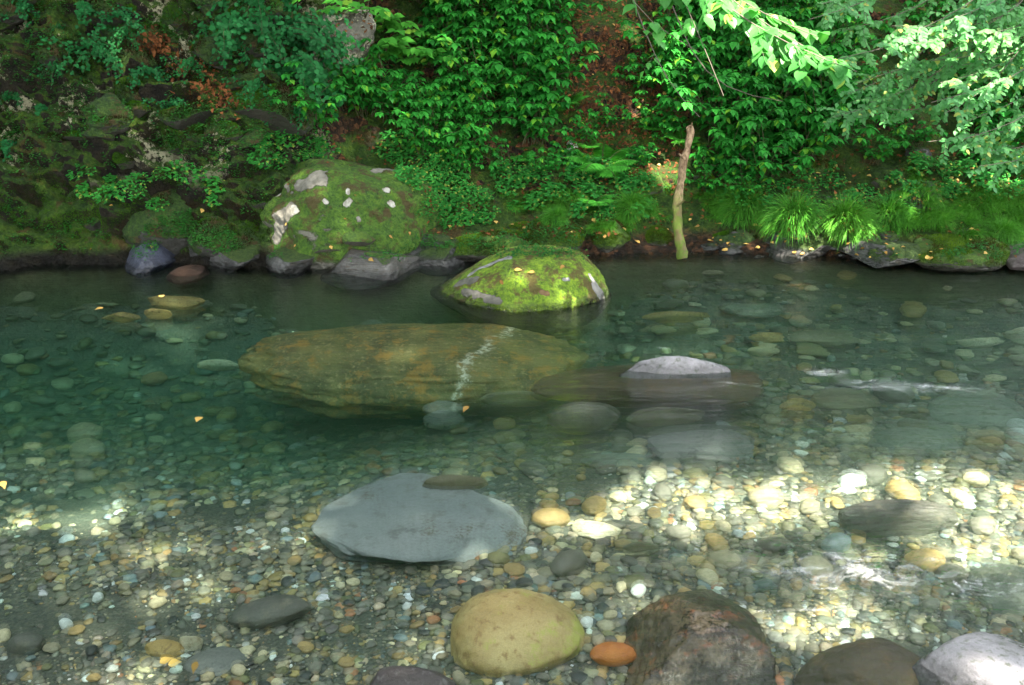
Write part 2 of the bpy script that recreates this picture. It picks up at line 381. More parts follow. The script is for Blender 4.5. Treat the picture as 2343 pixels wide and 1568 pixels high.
def water_material():
    t = NT('stream_water'); P = t.pos()
    # fine flow-drawn wavelets
    m = t.n('ShaderNodeMapping', {'Vector': P, 'Scale': (1.0, 5.5, 1), 'Rotation': (0, 0, R(-7))})
    h = t.math('ADD', t.noise(5, m, 5, .6, dist=.4), t.math('MULTIPLY', t.noise(16, m, 3, .6), .35))
    amp = t.attr('rough')
    b = t.n('ShaderNodeBump', {'Height': t.math('MULTIPLY', h, amp), 'Strength': 1.0, 'Distance': .03})
    hb = t.math('ADD', t.noise(3.2, t.n('ShaderNodeMapping', {'Vector': P, 'Scale': (1.4, 2.2, 1)}), 2, .4), 0)
    b2 = t.n('ShaderNodeBump', {'Height': t.math('MULTIPLY', hb, amp), 'Strength': .6, 'Distance': .02})
    fr = t.n('ShaderNodeFresnel', {'IOR': 1.25, 'Normal': b})
    gl = t.n('ShaderNodeBsdfGlossy', {'Color': (1, 1, 1), 'Roughness': .045, 'Normal': b}, distribution='GGX')
    tr = t.n('ShaderNodeBsdfTransparent', {'Color': (.97, 1, .99)})
    rf = t.n('ShaderNodeBsdfRefraction', {'Color': (.97, 1, .99), 'Roughness': .075, 'IOR': 1.05, 'Normal': b2})
    mx = t.n('ShaderNodeMixShader', {0: t.attr('soft'), 1: tr, 2: rf})
    surf = t.n('ShaderNodeMixShader', {0: fr, 1: mx, 2: gl})
    # bubbles of the fast water, plus sky glints and sheen painted white
    fa = t.attr('foam'); fn = t.noise(16, t.n('ShaderNodeMapping', {'Vector': P, 'Scale': (.5, 1.1, 1), 'Rotation': (0, 0, R(-12))}), 6, .72, dist=1.2)
    fm = t.map(t.math('ADD', fa, fn), .86, 1.40, 0, .7)
    wd = t.n('ShaderNodeBsdfDiffuse', {'Color': (.75, .78, .80)})
    surf = t.n('ShaderNodeMixShader', {0: fm, 1: surf, 2: wd})
    v = t.n('ShaderNodeVolumeAbsorption', {'Color': (.30, .90, .74), 'Density': .68})
    v2 = t.n('ShaderNodeVolumeScatter', {'Color': (.30, .85, .62), 'Density': .06, 'Anisotropy': .2})
    t.t.links.new(t.n('ShaderNodeAddShader', {0: v, 1: v2}), t.out.inputs['Volume'])
    return t.done(surf)
# ------------------------------------------------------------------ bank / hillside
nx, nzz = 900, 330
xs = np.concatenate([np.linspace(-16, -5.2, 70), np.linspace(-5.15, 5.6, 760), np.linspace(5.7, 16, 70)])
zs = np.concatenate([np.linspace(-1.2, -.15, 20), np.linspace(-.13, 2.1, 240), np.linspace(2.15, 13, 70)])
XX, ZZ = np.meshgrid(xs, zs, indexing='ij')
BV = bank_verts(XX.ravel(), ZZ.ravel())
cl = (1-sstep(-2.0, -.7, XX.ravel()+.25*(fbm(BV, 1.5, 3, 5))))
bank_me = mesh('hillside', BV, [grid_faces(len(xs), len(zs))[:, ::-1]], bank_material(), True, {'cliff': ('FLOAT', cl)})
bank = link('hillside', bank_me, kind='structure')
q = grid_faces(len(xs), len(zs))[:, ::-1]
BVH = BVHTree.FromPolygons([tuple(v) for v in BV.tolist()], q.tolist())
def hit(px, py):
    d = ray(px, py); r = BVH.ray_cast(Vector(CAM), Vector(d))
    return (None, None) if r[0] is None else (np.array(r[0]), np.array(r[1]))
# ------------------------------------------------------------------ stream bed + ground behind
def axis(*segs):
    return np.unique(np.concatenate([np.linspace(a, b, n) for a, b, n in segs]))
bx = axis((-30, -6, 20), (-6, 6, 420), (6, 30, 20)); by = axis((-40, 0, 30), (0, 9.5, 360))
X2, Y2 = np.meshgrid(bx, by, indexing='ij')
Zb = bed(X2, Y2); Zb = np.minimum(Zb, 1.3)
link('stream_bed', mesh('stream_bed', np.stack([X2.ravel(), Y2.ravel(), Zb.ravel()], 1), [grid_faces(len(bx), len(by))], bed_material()), kind='structure')
# ------------------------------------------------------------------ water
wx = axis((-20, -5.5, 16), (-5.5, 5.5, 520), (5.5, 20, 16)); wy = axis((.6, 2.2, 30), (2.2, 8.2, 330), (8.2, 9.2, 10))
X3, Y3 = np.meshgrid(wx, wy, indexing='ij'); xf, yf = X3.ravel(), Y3.ravel()
def gauss(cx, cy, rx, ry, ang=0.0):
    dx, dy = xf-cx, yf-cy; c, s = math.cos(ang), math.sin(ang)
    return np.exp(-(((dx*c+dy*s)/rx)**2+((-dx*s+dy*c)/ry)**2))
rough = (.20+.60*sstep(-.6, 1.6, xf))*(.35+.65*sstep(3.0, 4.1, yf))
rap = at_z(1930, 1345, 0); rap2 = at_z(1800, 770, 0); rap3 = at_z(1980, 880, 0)
foam_glint = np.zeros_like(xf)
G1 = gauss(rap[0]+.1, rap[1]+.1, .62, .20, -.2); G2 = gauss(rap2[0], rap2[1], .7, .18, .1); G3 = gauss(rap3[0]+.3, rap3[1], .95, .14, -.12)
soft = np.clip(.2+.62*sstep(3.6, 5.0, yf)+.28*G1+.2*G3, 0, .85)
rough += 1.5*G1+.7*G2+.8*G3
PW = np.stack([xf*.9, yf*3.6, xf*0], 1)
hz = fbm(PW+np.array([0, .3*1, 0]), 1.1, 4, 301)*.006*(.35+rough)
# current lines around the stones at lower right
PW2 = np.stack([xf*1.4+.8*fbm(np.stack([xf, yf, xf*0], 1), 2.2, 3, 5), yf*5+1.6*fbm(np.stack([xf, yf, xf*0], 1), 1.6, 3, 8), xf*0], 1)
hz += fbm(PW2, 1.7, 4, 311, ridged=True)*.055*G1
c1 = at_z(1700, 1385, 0)
foam_glint += .42*gauss(c1[0], c1[1], .10, .018, -.75)+.42*gauss(*at_z(1850, 1398, 0)[:2], .26, .02, .02)+.38*gauss(*at_z(2130, 1290, 0)[:2], .16, .03, -.2)+.40*gauss(*at_z(1890, 1275, 0)[:2], .12, .02, -.35)  # white water, with bright sky highlights put into the same white
foam_glint += .40*gauss(*at_z(1830, 772, 0)[:2], .22, .06, .1)+.42*gauss(*at_z(1520, 796, 0)[:2], .08, .045)+.33*gauss(*at_z(2060, 885, 0)[:2], .7, .12, -.1)+.38*gauss(*at_z(1880, 850, 0)[:2], .15, .06)+.36*gauss(*at_z(1700, 880, 0)[:2], .2, .03, -.25)  # white streaks standing in for sky glints on the far ripples
foam_glint += .50*gauss(*at_z(1900, 1320, 0)[:2], .55, .14, -.2)+.22*gauss(*at_z(2150, 870, 0)[:2], 1.2, .25, -.1)  # broad milky wash: aerated water, and sky sheen put into the colour
foam_glint += .36*gauss(*at_z(2200, 1330, 0)[:2], .25, .02, -.3)
TOPW = np.stack([xf, yf, hz], 1); qw = grid_faces(len(wx), len(wy))
nxw, nyw = len(wx), len(wy); n0 = len(TOPW)
# closed body: sides and bottom under the bed
per = [i*nyw for i in range(nxw)]+[(nxw-1)*nyw+j for j in range(1, nyw)]+[i*nyw+nyw-1 for i in range(nxw-2, -1, -1)]+[j for j in range(nyw-2, 0, -1)]
per = np.array(per); low = TOPW[per].copy(); low[:, 2] = -2.0
k = len(per); a = np.arange(k); b_ = (a+1) % k
side = np.stack([per[a], n0+a, n0+b_, per[b_]], 1)
VW = np.concatenate([TOPW, low]); pad = lambda v: np.concatenate([v, np.zeros(k)])
wme = mesh('water', VW, [qw, side, (n0+np.arange(k))[None, ::-1]], water_material(), True, {'rough': ('FLOAT', pad(rough)), 'foam': ('FLOAT', pad(foam_glint)), 'soft': ('FLOAT', pad(soft))})
wme.polygons.foreach_set('use_smooth', np.concatenate([np.ones(len(qw)), np.zeros(k+1)]).astype(bool))
link('water', wme, kind='structure')
# ------------------------------------------------------------------ rocks
FOOT = []   # footprints (x, y, rx, ry)
def bed_rock(name, box, zc, h, mat, label, seed, cat='rock', yaw=0.0, group=None, depth_scale=1.0, fine=.02, **kw):
    """rock whose picture box is (px0, py0, px1, py1); zc centre height; h half height"""
    px, py = (box[0]+box[2])/2, (box[1]+box[3])/2
    p = at_z(px, py, zc); m = mpp(p); rx = (box[2]-box[0])/2*m; hy = (box[3]-box[1])/2*m
    sa = (CH-zc)/math.dist(p, CAM); ca = math.sqrt(1-sa*sa)
    ry = math.sqrt(max(hy*hy-(h*ca)**2, (.25*hy)**2))/sa*depth_scale
    c_, s_ = math.cos(yaw), math.sin(yaw)
    rxl = math.sqrt(max((rx*rx*c_*c_-ry*ry*s_*s_), 1e-4)/(max(c_**4-s_**4, .2))); ryl = math.sqrt(max((ry*ry*c_*c_-rx*rx*s_*s_), ry*ry*.15)/(max(c_**4-s_**4, .2)))
    V, F = rock_verts(seed, rxl*1.06, ryl*1.06, h, fine=fine, **kw)
    me = mesh(name, V, [F], mat)
    FOOT.append((p[0], p[1], rx, ry))
    return link(name, me, p, label=label, cat=cat, group=group, rot=(0, 0, yaw))
def bank_rock(name, box, mat, label, seed, depth=.7, sink=.25, cat='rock', z0=None, rot=(0, 0, 0), group=None, **kw):
    px, py = (box[0]+box[2])/2, (box[1]+box[3])/2
    p, n = hit(px, py)
    if p is None: return None
    m = mpp(p); rx = (box[2]-box[0])/2*m; rz = (box[3]-box[1])/2*m*1.02
    c = p+np.array([0, 1, 0])*(rx*depth*sink)
    c = CAM+(c-CAM)*1.0
    V, F = rock_verts(seed, rx*1.04, rx*depth, rz*1.04, **kw)
    me = mesh(name, V, [F], mat)
    return link(name, me, at_y(px, py, c[1]), label=label, cat=cat, group=group, rot=rot)
M = {}
M['mossy'] = rock_mat('moss_over_grey_stone', (.10, .10, .085), (.17, .165, .14), (.07, .07, .06), moss=.86, bare=.25, mossc=((.03, .06, .004), (.11, .20, .008), (.22, .34, .012)), brown=.75, bump=.7)
M['mossy_big'] = rock_mat('moss_over_big_boulder', (.13, .125, .10), (.22, .21, .17), (.30, .29, .24), moss=.98, mossc=((.02, .045, .004), (.065, .13, .008), (.13, .20, .012)), brown=.7, bare=.55, spots=.55, bump=.9)
M['mossy_dark'] = rock_mat('dark_mossed_stone', (.03, .03, .025), (.05, .046, .034), moss=1.0, mossc=((.006, .022, .003), (.02, .062, .005), (.06, .12, .01)), brown=.45, bump=.9)
M['mossy_mid'] = rock_mat('green_mossed_stone', (.05, .048, .04), (.12, .11, .09), moss=.95, mossc=((.015, .045, .004), (.05, .12, .008), (.11, .19, .012)), brown=.35, bump=.9)
M['wet_grey'] = rock_mat('wet_grey_slate', (.045, .043, .04), (.13, .125, .115), (.08, .06, .04), stri=1, moss=.35, rough=.38, bump=.8)
M['dark_jag'] = rock_mat('dark_wet_stone', (.018, .018, .018), (.07, .07, .068), (.035, .03, .022), rough=.4, bump=.9, moss=.5, mossc=((.01, .03, .003), (.03, .07, .006), (.06, .10, .01)))
M['blue_grey'] = rock_mat('blue_grey_stone', (.025, .03, .05), (.06, .07, .11), rough=.45, scale=6, bump=.9)
M['rust'] = rock_mat('rust_brown_stone', (.022, .010, .005), (.05, .022, .010), rough=.7, wet=False)
M['pale'] = rock_mat('pale_lilac_granite', (.22, .21, .22), (.32, .305, .325), (.15, .16, .13), scale=6, bump=.35, wet=True, brown=0)
M['slab'] = rock_mat('smooth_grey_slab', (.18, .195, .20), (.235, .245, .24), (.15, .15, .145), scale=2.2, bump=.25, algae=(.09, .06, .03), algae_amt=.08, wet=False)
M['brown_alg'] = rock_mat('stone_under_brown_algae', (.06, .06, .018), (.19, .165, .05), (.32, .27, .12), scale=5, algae=(.34, .18, .03), algae_amt=.3, wet=False, bump=.9, vein=((.62, .60, .48), (-.42, 0, 0), (0, 0, .35), .045))
M['dark_brown'] = rock_mat('dark_brown_stone', (.045, .03, .012), (.085, .06, .026), (.11, .07, .028), scale=2.5, wet=False, bump=.4)
M['redbrown'] = rock_mat('red_brown_streaked_stone', (.13, .09, .055), (.34, .25, .16), (.46, .17, .08), scale=2.2, stri=.4, wet=True, bump=.6, algae=(.05, .03, .018), algae_amt=.4)
M['tan'] = rock_mat('yellow_tan_stone', (.36, .25, .09), (.50, .38, .16), (.30, .19, .07), scale=4.5, wet=False, bump=.35, algae=(.36, .36, .07), algae_amt=.2)
M['orange'] = rock_mat('orange_stone', (.42, .12, .02), (.55, .19, .035), scale=9, wet=False, bump=.25)
M['olive'] = rock_mat('olive_stone', (.10, .095, .05), (.19, .17, .095), (.14, .12, .07), wet=False, bump=.4)
M['ochre'] = rock_mat('ochre_stone', (.32, .20, .06), (.45, .31, .11), (.22, .13, .05), wet=False, scale=6, bump=.4)
M['cream'] = rock_mat('cream_stone', (.42, .37, .25), (.56, .51, .38), (.32, .25, .15), wet=False, scale=6, bump=.3)
M['greygreen'] = rock_mat('grey_green_stone', (.12, .135, .10), (.20, .215, .17), (.10, .11, .07), wet=False, bump=.35)
M['darkgrey'] = rock_mat('dark_grey_stone', (.07, .068, .055), (.12, .115, .095), (.15, .135, .10), wet=False, bump=.35)
M['grey'] = rock_mat('grey_stone', (.13, .125, .115), (.22, .21, .19), (.10, .10, .09), wet=False, bump=.35)
M['purple'] = rock_mat('purple_brown_stone', (.06, .042, .045), (.11, .085, .085), (.16, .14, .14), wet=False, scale=6, bump=.4)
M['white'] = rock_mat('white_quartz', (.62, .64, .66), (.78, .78, .76), (.5, .47, .40), wet=False, scale=9, bump=.2)

# main rocks in and by the water ------------------------------------------------
# moss boulder: sculpted from a smooth blob, long low nose to the left, steep right end
def mossy_boulder():
    D, F = ico(7)
    P = D.copy()
    t = P[:, 0]
    prof_ = np.interp(t, [-1, -.75, -.4, -.1, .1, .45, .65, .85, 1], [.25, .45, .76, .94, .97, 1.10, 1.16, 1.04, .8])
    P[:, 2] *= prof_; P[:, 1] *= np.interp(t, [-1, -.5, 0, .6, 1], [.7, .85, 1, .95, .8])
    P[:, 0] = np.sign(P[:, 0])*np.abs(P[:, 0])**np.where(P[:, 0] > 0, .93, .98)
    n = fbm(P+5, 1.7, 4, 3)*.05+fbm(P, 7, 3, 4)*.018+fbm(P, 26, 2, 6)*.006
    P = P*(1+n)[:, None]
    a = at_z(1000, 655, 0); b = at_z(1400, 690, 0); c = (a+b)/2
    rx = (b[0]-a[0])/2*1.05
    P = P*np.array([rx, .50, .33])
    me = mesh('mossy_boulder', P, [F], M['mossy'])
    return link('mossy_boulder', me, (c[0]-.02, at_z(1250, 705, 0)[1]+.42, -.055), rot=(0, 0, R(-6)),
                label='boulder with bright green moss rising from the dark water in mid-stream', cat='boulder')
mb = mossy_boulder()
bed_rock('rock', (1408, 820, 1668, 915), -.05, .12, M['pale'], 'pale grey dry rock top breaking the surface below the mossy boulder', 102, ang=.5, nz=.12, depth_scale=.9)
bed_rock('rock', (1230, 838, 1780, 952), -.115, .11, M['dark_brown'], 'long dark brown sunken rock under the pale dry rock top', 103, ang=.5, nz=.1)
bed_rock('rock', (590, 752, 1325, 940), -.25, .17, M['brown_alg'], 'largest sunken boulder, furred brown and green with a cream vein', 104, ang=.35, nz=.16, fine=.035, sq=(.9, .9, .7))
bed_rock('rock', (1253, 925, 1412, 1018), -.17, .12, M['darkgrey'], 'round dark grey stone just in front of the long brown sunken rock', 105, ang=.4)
bed_rock('rock', (1425, 935, 1618, 1003), -.17, .08, M['olive'], 'long olive brown stone lying in front of the pale dry rock top', 106, ang=.5, yaw=R(14))
bed_rock('rock', (1105, 918, 1265, 958), -.28, .06, M['olive'], 'flat olive stone beside the round dark grey stone', 107, ang=.5)
bed_rock('rock', (680, 1083, 1262, 1312), -.145, .07, M['slab'], 'broad smooth grey slab lying on the shallow gravel', 118, ang=.6, nz=.15, planes=16, fine=.012, yaw=R(-6), sq=(1, 1, .6))
bed_rock('rock', (965, 1086, 1110, 1126), -.075, .04, M['olive'], 'small brown hump on the back edge of the smooth grey slab', 109, ang=.3)
bed_rock('rock', (1018, 1350, 1332, 1566), -.12, .13, M['tan'], 'yellow tan boulder with a lime green film at the bottom of the stream', 120, ang=.35, nz=.07, planes=10, yaw=R(8))
bed_rock('rock', (1350, 1470, 1452, 1525), -.10, .035, M['orange'], 'bright orange oval stone between the tan and the red-brown boulder', 111, ang=.15, nz=.05)
bed_rock('rock', (1400, 1360, 1780, 1700), -.158, .163, M['redbrown'], 'red-brown streaked boulder that nearly breaks the surface', 132, ang=.85, planes=12, nz=.12, fine=.04, yaw=R(-10))
bed_rock('rock', (1820, 1455, 2155, 1660), -.135, .13, M['dark_brown'], 'dark brown wet rock left of the pale lilac dry rock', 113, ang=.45, nz=.08)
bed_rock('rock', (2080, 1440, 2440, 1680), -.05, .15, M['pale'], 'pale lilac dry rock standing out of the water at the corner', 114, ang=.5, nz=.06)
bed_rock('rock', (1900, 1143, 2185, 1240), -.10, .09, M['darkgrey'], 'dark rounded stone sunken among the sunlit pebbles', 115, ang=.45)
bed_rock('rock', (532, 1362, 712, 1440), -.13, .05, M['darkgrey'], 'long dark stone lying alone on the fine gravel', 116, ang=.4, yaw=R(14), cat='rock')
bed_rock('rock', (15, 1450, 105, 1505), -.13, .04, M['darkgrey'], 'small blackish stone on the gravel near the corner', 117, ang=.4)
bed_rock('rock', (815, 1525, 1060, 1640), -.10, .08, M['purple'], 'purple-brown rock cut by the bottom edge beside the tan boulder', 128, ang=.6)
bed_rock('rock', (400, 1485, 575, 1570), -.16, .04, M['grey'], 'low lilac grey stone half buried in the gravel', 119, ang=.5)
bed_rock('rock', (325, 1465, 420, 1520), -.15, .04, M['ochre'], 'tan stone touching the low lilac grey stone', 121, ang=.6)
bed_rock('rock', (405, 1455, 470, 1500), -.14, .04, M['cream'], 'cream stone behind the low lilac grey stone', 122, ang=.6)
bed_rock('rock', (1848, 905, 2015, 968), -.22, .07, M['olive'], 'broad olive tan stone right of the long dark brown sunken rock', 123, ang=.4)
bed_rock('rock', (1780, 928, 1862, 965), -.20, .05, M['ochre'], 'orange ochre stone at the tip of the long dark brown sunken rock', 124, ang=.7)
bed_rock('rock', (1985, 980, 2210, 1075), -.24, .08, M['greygreen'], 'large dull green stone right of the pale pebbles', 125, ang=.4)
bed_rock('rock', (1905, 985, 2005, 1030), -.24, .05, M['cream'], 'pale flat stone beside the large dull green stone', 126, ang=.5)
bed_rock('rock', (2052, 948, 2125, 988), -.24, .05, M['olive'], 'small olive stone above the large dull green stone', 127, ang=.3)
bed_rock('rock', (2120, 915, 2360, 1020), -.26, .08, M['greygreen'], 'wide green weedy slab at the side of the stream', 129, ang=.5)
bed_rock('rock', (1480, 975, 1720, 1075), -.18, .07, M['grey'], 'grey flat boulder behind the sunlit pebbles', 130, ang=.5)
bed_rock('rock', (1425, 1238, 1508, 1275), -.11, .035, M['olive'], 'small olive stone alone between slab and fast water', 131, ang=.3)
bed_rock('rock', (2215, 1285, 2420, 1420), -.12, .08, M['greygreen'], 'green furred stone in the fast water near the side', 133, ang=.4)
bed_rock('rock', (450, 862, 560, 893), -.45, .05, M['cream'], 'pale oval stone in the deep pool left of the largest sunken boulder', 134, ang=.4)
bed_rock('rock', (2185, 798, 2290, 832), -.30, .06, M['cream'], 'pale stone under the far rippled water', 135, ang=.4)
bed_rock('rock', (2290, 778, 2380, 806), -.28, .06, M['cream'], 'pale stone at the side beyond the rippled water', 136, ang=.4)
bed_rock('rock', (1660, 718, 1790, 762), -.30, .06, M['greygreen'], 'pale green sunken stone right of the mossy boulder', 137, ang=.4)
bed_rock('rock', (1465, 735, 1620, 768), -.28, .05, M['ochre'], 'long ochre sunken stone nearest the mossy boulder', 138, ang=.4)
bed_rock('rock', (1705, 785, 1790, 822), -.30, .05, M['ochre'], 'yellow sunken stone behind the pale dry rock top', 139, ang=.4)
bed_rock('rock', (1800, 780, 1960, 830), -.32, .06, M['olive'], 'dull brown sunken stone beyond the ripples', 140, ang=.4)
bed_rock('rock', (335, 692, 470, 735), -.20, .08, M['ochre'], 'sunlit yellowish stone glowing in the dark pool', 141, ang=.6)
bed_rock('rock', (235, 735, 330, 762), -.20, .06, M['ochre'], 'smaller sunlit yellow stone leftmost in the dark pool', 142, ang=.6)
bed_rock('rock', (330, 722, 400, 755), -.19, .06, M['ochre'], 'sunlit tan stone in front of the glowing yellowish stone', 143, ang=.6)
bed_rock('rock', (1330, 1035, 1500, 1085), -.22, .04, M['greygreen'], 'flat grey green stone left of the grey flat boulder', 144, ang=.5)
bed_rock('rock', (960, 938, 1060, 985), -.30, .05, M['grey'], 'dim grey stone below the largest sunken boulder', 145, ang=.4)
bed_rock('rock', (1300, 1190, 1420, 1235), -.13, .03, M['cream'], 'cream flat stone at the right tip of the smooth grey slab', 146, ang=.5)
# stones of the far shore -------------------------------------------------------
bigb = bank_rock('boulder', (575, 372, 1030, 680), M['mossy_big'], 'big moss covered boulder with bare grey patches at the far shore', 201, depth=.75, sink=.22, cat='boulder', ang=.5, nz=.13, sub=7, planes=18, fine=.03, sq=(.8, .9, .72))
def local_hit(o, pts):
    me = o.data; c = np.empty(len(me.vertices)*3, np.float32); me.vertices.foreach_get('co', c); c = c.reshape(-1, 3)
    f = np.empty(len(me.polygons)*3, np.int32); me.polygons.foreach_get('vertices', f); bv = BVHTree.FromPolygons(c.tolist(), f.reshape(-1, 3).tolist())
    W = Matrix.Translation(o.location) @ o.rotation_euler.to_matrix().to_4x4(); I = W.inverted(); out = []
    for px, py in pts:
        a_ = I @ Vector(CAM); d_ = (I.to_3x3() @ Vector(ray(px, py))).normalized(); r = bv.ray_cast(a_, d_)
        out.append(tuple(r[0]) if r[0] is not None else None)
    return out
PATCH = {}
def add_patches(o, key, args, segs):
    L_ = []
    for (x0, y0, x1, y1, rpx, ca, cb) in segs:
        A_, B_ = local_hit(o, [(x0, y0), (x1, y1)])
        if A_ is None or B_ is None: continue
        W = Matrix.Translation(o.location) @ o.rotation_euler.to_matrix().to_4x4()
        r = rpx*mpp(np.array(W @ Vector(A_))); L_.append((A_, B_, r, ca, cb)); PATCH.setdefault(o.name, []).append((np.array(W @ Vector(A_)), np.array(W @ Vector(B_)), r))
    n_, a_, k_ = args; m = rock_mat(n_, *a_, patches=L_, **k_); o.data.materials[0] = m; M[key] = m
G1c, G2c = (.11, .105, .085), (.19, .18, .15); Wc, Wd = (.20, .19, .15), (.40, .39, .34)
add_patches(bigb, 'mossy_big', ('moss_over_big_boulder', ((.13, .125, .10), (.22, .21, .17), (.30, .29, .24)), dict(moss=1.02, mossc=((.015, .045, .004), (.055, .14, .008), (.12, .23, .014)), brown=.6, bump=.9)),
    [(690, 425, 722, 408, 26, G1c, G2c), (640, 510, 660, 478, 22, G1c, G2c), (632, 545, 640, 515, 14, G1c, G2c), (860, 392, 900, 388, 12, G1c, G2c), (744, 462, 744, 462, 8, Wc, Wd), (794, 466, 796, 462, 10, Wc, Wd), (795, 437, 795, 440, 6, Wc, Wd), (884, 436, 886, 437, 8, Wc, Wd), (894, 466, 896, 468, 9, Wc, Wd), (636, 444, 637, 446, 8, Wc, Wd), (672, 478, 675, 484, 9, Wc, Wd), (655, 425, 660, 435, 6, G1c, G2c), (820, 500, 822, 505, 5, G1c, G2c)])
add_patches(mb, 'mossy', ('moss_over_grey_stone', ((.10, .10, .085), (.17, .165, .14), (.07, .07, .06)), dict(moss=.90, mosslo=-.06, mossc=((.03, .06, .004), (.11, .20, .008), (.22, .34, .012)), brown=.75, bump=.7)),
    [(1075, 628, 1165, 590, 8, (.15, .15, .14), (.26, .26, .25)), (1045, 650, 1085, 640, 12, (.07, .07, .055), (.13, .125, .10)), (1362, 655, 1380, 690, 12, (.12, .12, .11), (.20, .195, .18)), (1350, 630, 1358, 645, 6, (.12, .12, .11), (.20, .195, .18)),
     (1060, 668, 1140, 690, 10, (.08, .075, .06), (.14, .13, .11)), (1240, 668, 1250, 672, 7, (.09, .05, .02), (.14, .09, .04)), (1290, 640, 1300, 640, 5, (.14, .14, .13), (.2, .2, .18))])
def at_shore(name, box, dy, mat, label, seed, depth, rot=(0, 0, 0), cat='rock', **kw):
    px, py = (box[0]+box[2])/2, (box[1]+box[3])/2; y = shore(at_z(px, 600)[0])+dy
    p = at_y(px, py, y); m = mpp(p); rx = (box[2]-box[0])/2*m; rz = (box[3]-box[1])/2*m
    V, F = rock_verts(seed, rx*1.04, depth, rz*1.05, **kw)
    return link(name, mesh(name, V, [F], mat), p, label=label, cat=cat, rot=rot)
at_shore('rock', (735, 560, 960, 668), -.10, M['wet_grey'], 'slanting wet grey ribbed rock below the big mossy boulder', 202, .35, (0, R(-8), 0), ang=.9, planes=10, nz=.06)
at_shore('rock', (610, 535, 760, 640), .05, M['dark_jag'], 'black jagged rock left of the slanting wet grey rock', 203, .3, (0, R(-20), 0), ang=1, planes=9)
at_shore('rock', (715, 535, 800, 590), .02, M['mossy_mid'], 'small moss topped block under the big mossy boulder', 204, .2, ang=.9, planes=9)
at_shore('rock', (780, 518, 860, 560), -.02, M['mossy_mid'], 'grey block with a green cap beneath the big mossy boulder', 205, .2, ang=.9, planes=9)
at_shore('rock', (425, 520, 640, 650), .15, M['dark_jag'], 'wide dark jagged rock between the blue-grey and the ribbed rock', 206, .35, ang=.9, planes=12)
at_shore('rock', (292, 548, 405, 640), -.02, M['blue_grey'], 'blue-grey wet rock at the foot of the cliff', 207, .28, ang=.7, planes=12)
at_shore('rock', (388, 612, 475, 656), -.2, M['rust'], 'low rust brown rock awash beside the blue-grey rock', 208, .2, ang=.3)
at_shore('rock', (280, 402, 490, 590), .35, M['mossy_dark'], 'dark domed rock with deep green moss above the blue-grey rock', 209, .45, ang=.5, cat='rock')
at_shore('rock', (430, 470, 625, 590), .30, M['mossy_dark'], 'low dark mossy rock left of the big mossy boulder', 210, .4, ang=.6, cat='rock')
at_shore('rock', (140, 405, 300, 560), .40, M['mossy_dark'], 'rounded green-brown mossy rock further left along the cliff foot', 211, .4, ang=.6)
at_shore('rock', (-40, 375, 165, 520), .50, M['mossy_dark'], 'leftmost broad mossy rock on the cliff foot', 212, .45, ang=.6)
at_shore('rock', (515, 400, 640, 490), .42, M['mossy_dark'], 'small mossy rock tucked behind the big mossy boulder', 213, .3, ang=.6)
at_shore('rock', (930, 530, 1080, 640), .05, M['dark_jag'], 'dark wet ledge rock just right of the big mossy boulder', 214, .3, ang=.9, planes=11)
at_shore('rock', (1010, 535, 1230, 610), .02, M['mossy_mid'], 'low moss covered ledge behind the mossy boulder in the water', 215, .3, ang=.7)
at_shore('rock', (1195, 498, 1335, 600), .12, M['mossy_mid'], 'rounded mossy cushion rock at the middle of the far shore', 216, .25, ang=.4)
at_shore('rock', (1348, 505, 1440, 600), .12, M['mossy_mid'], 'mossy cushion rock left of the leaning stem', 217, .22, ang=.4)
at_shore('rock', (1445, 520, 1545, 600), .22, M['mossy_mid'], 'narrow mossy rock touching the foot of the leaning stem', 218, .22, ang=.5)
at_shore('rock', (1590, 520, 1750, 610), .25, M['mossy_dark'], 'dim mossy rock right of the leaning stem', 219, .25, ang=.6)
at_shore('rock', (1745, 530, 1900, 610), .10, M['dark_jag'], 'black wet rough rock between the stem and the grass tufts', 220, .3, ang=1, planes=10, nz=.15)
at_shore('rock', (1770, 440, 1860, 590), .30, M['mossy_mid'], 'rock cushion hidden under the first round grass tuft', 221, .25, ang=.4)
at_shore('rock', (1890, 470, 1985, 590), .30, M['mossy_mid'], 'rock cushion hidden under the second round grass tuft', 222, .25, ang=.4)
at_shore('rock', (1920, 545, 2110, 620), -.02, M['dark_jag'], 'low dark rock strewn with yellow leaves at the right shore', 223, .3, ang=.9)
at_shore('rock', (2060, 540, 2300, 620), .0, M['mossy_mid'], 'low mossy ledge strewn with leaves at the right shore', 224, .3, ang=.7)
at_shore('rock', (2270, 560, 2420, 620), -.15, M['purple'], 'purple-grey shore rock at the right end of the bank', 225, .25, ang=.8)
bank_rock('rock', (1292, 322, 1322, 356), M['white'], 'smooth whitish stone lying in the leaf gully', 226, depth=1, sink=.0, sub=4, ang=.3)
bank_rock('rock', (690, 30, 850, 235), rock_mat('crag_stone_with_lichen', (.07, .065, .05), (.16, .15, .12), (.2, .19, .14), lichen=.78, wet=False, moss=.3, bump=1.0), 'jutting crag crusted with cream lichen above the bank', 227, depth=.8, sink=-.05, cat='crag', ang=.9, planes=14, sub=7, nz=.25, fine=.07, rot=(0, R(35), 0))
bank_rock('rock', (520, 190, 720, 330), M['mossy_dark'], 'mossy cliff block under the lichen crag', 228, depth=.8, sink=.15, ang=.9, planes=12)
bank_rock('rock', (350, 225, 550, 300), M['mossy_dark'], 'flat mossy ledge in the middle of the cliff', 229, depth=.8, sink=.2, ang=.9, planes=12)
cr = np.random.default_rng(5)
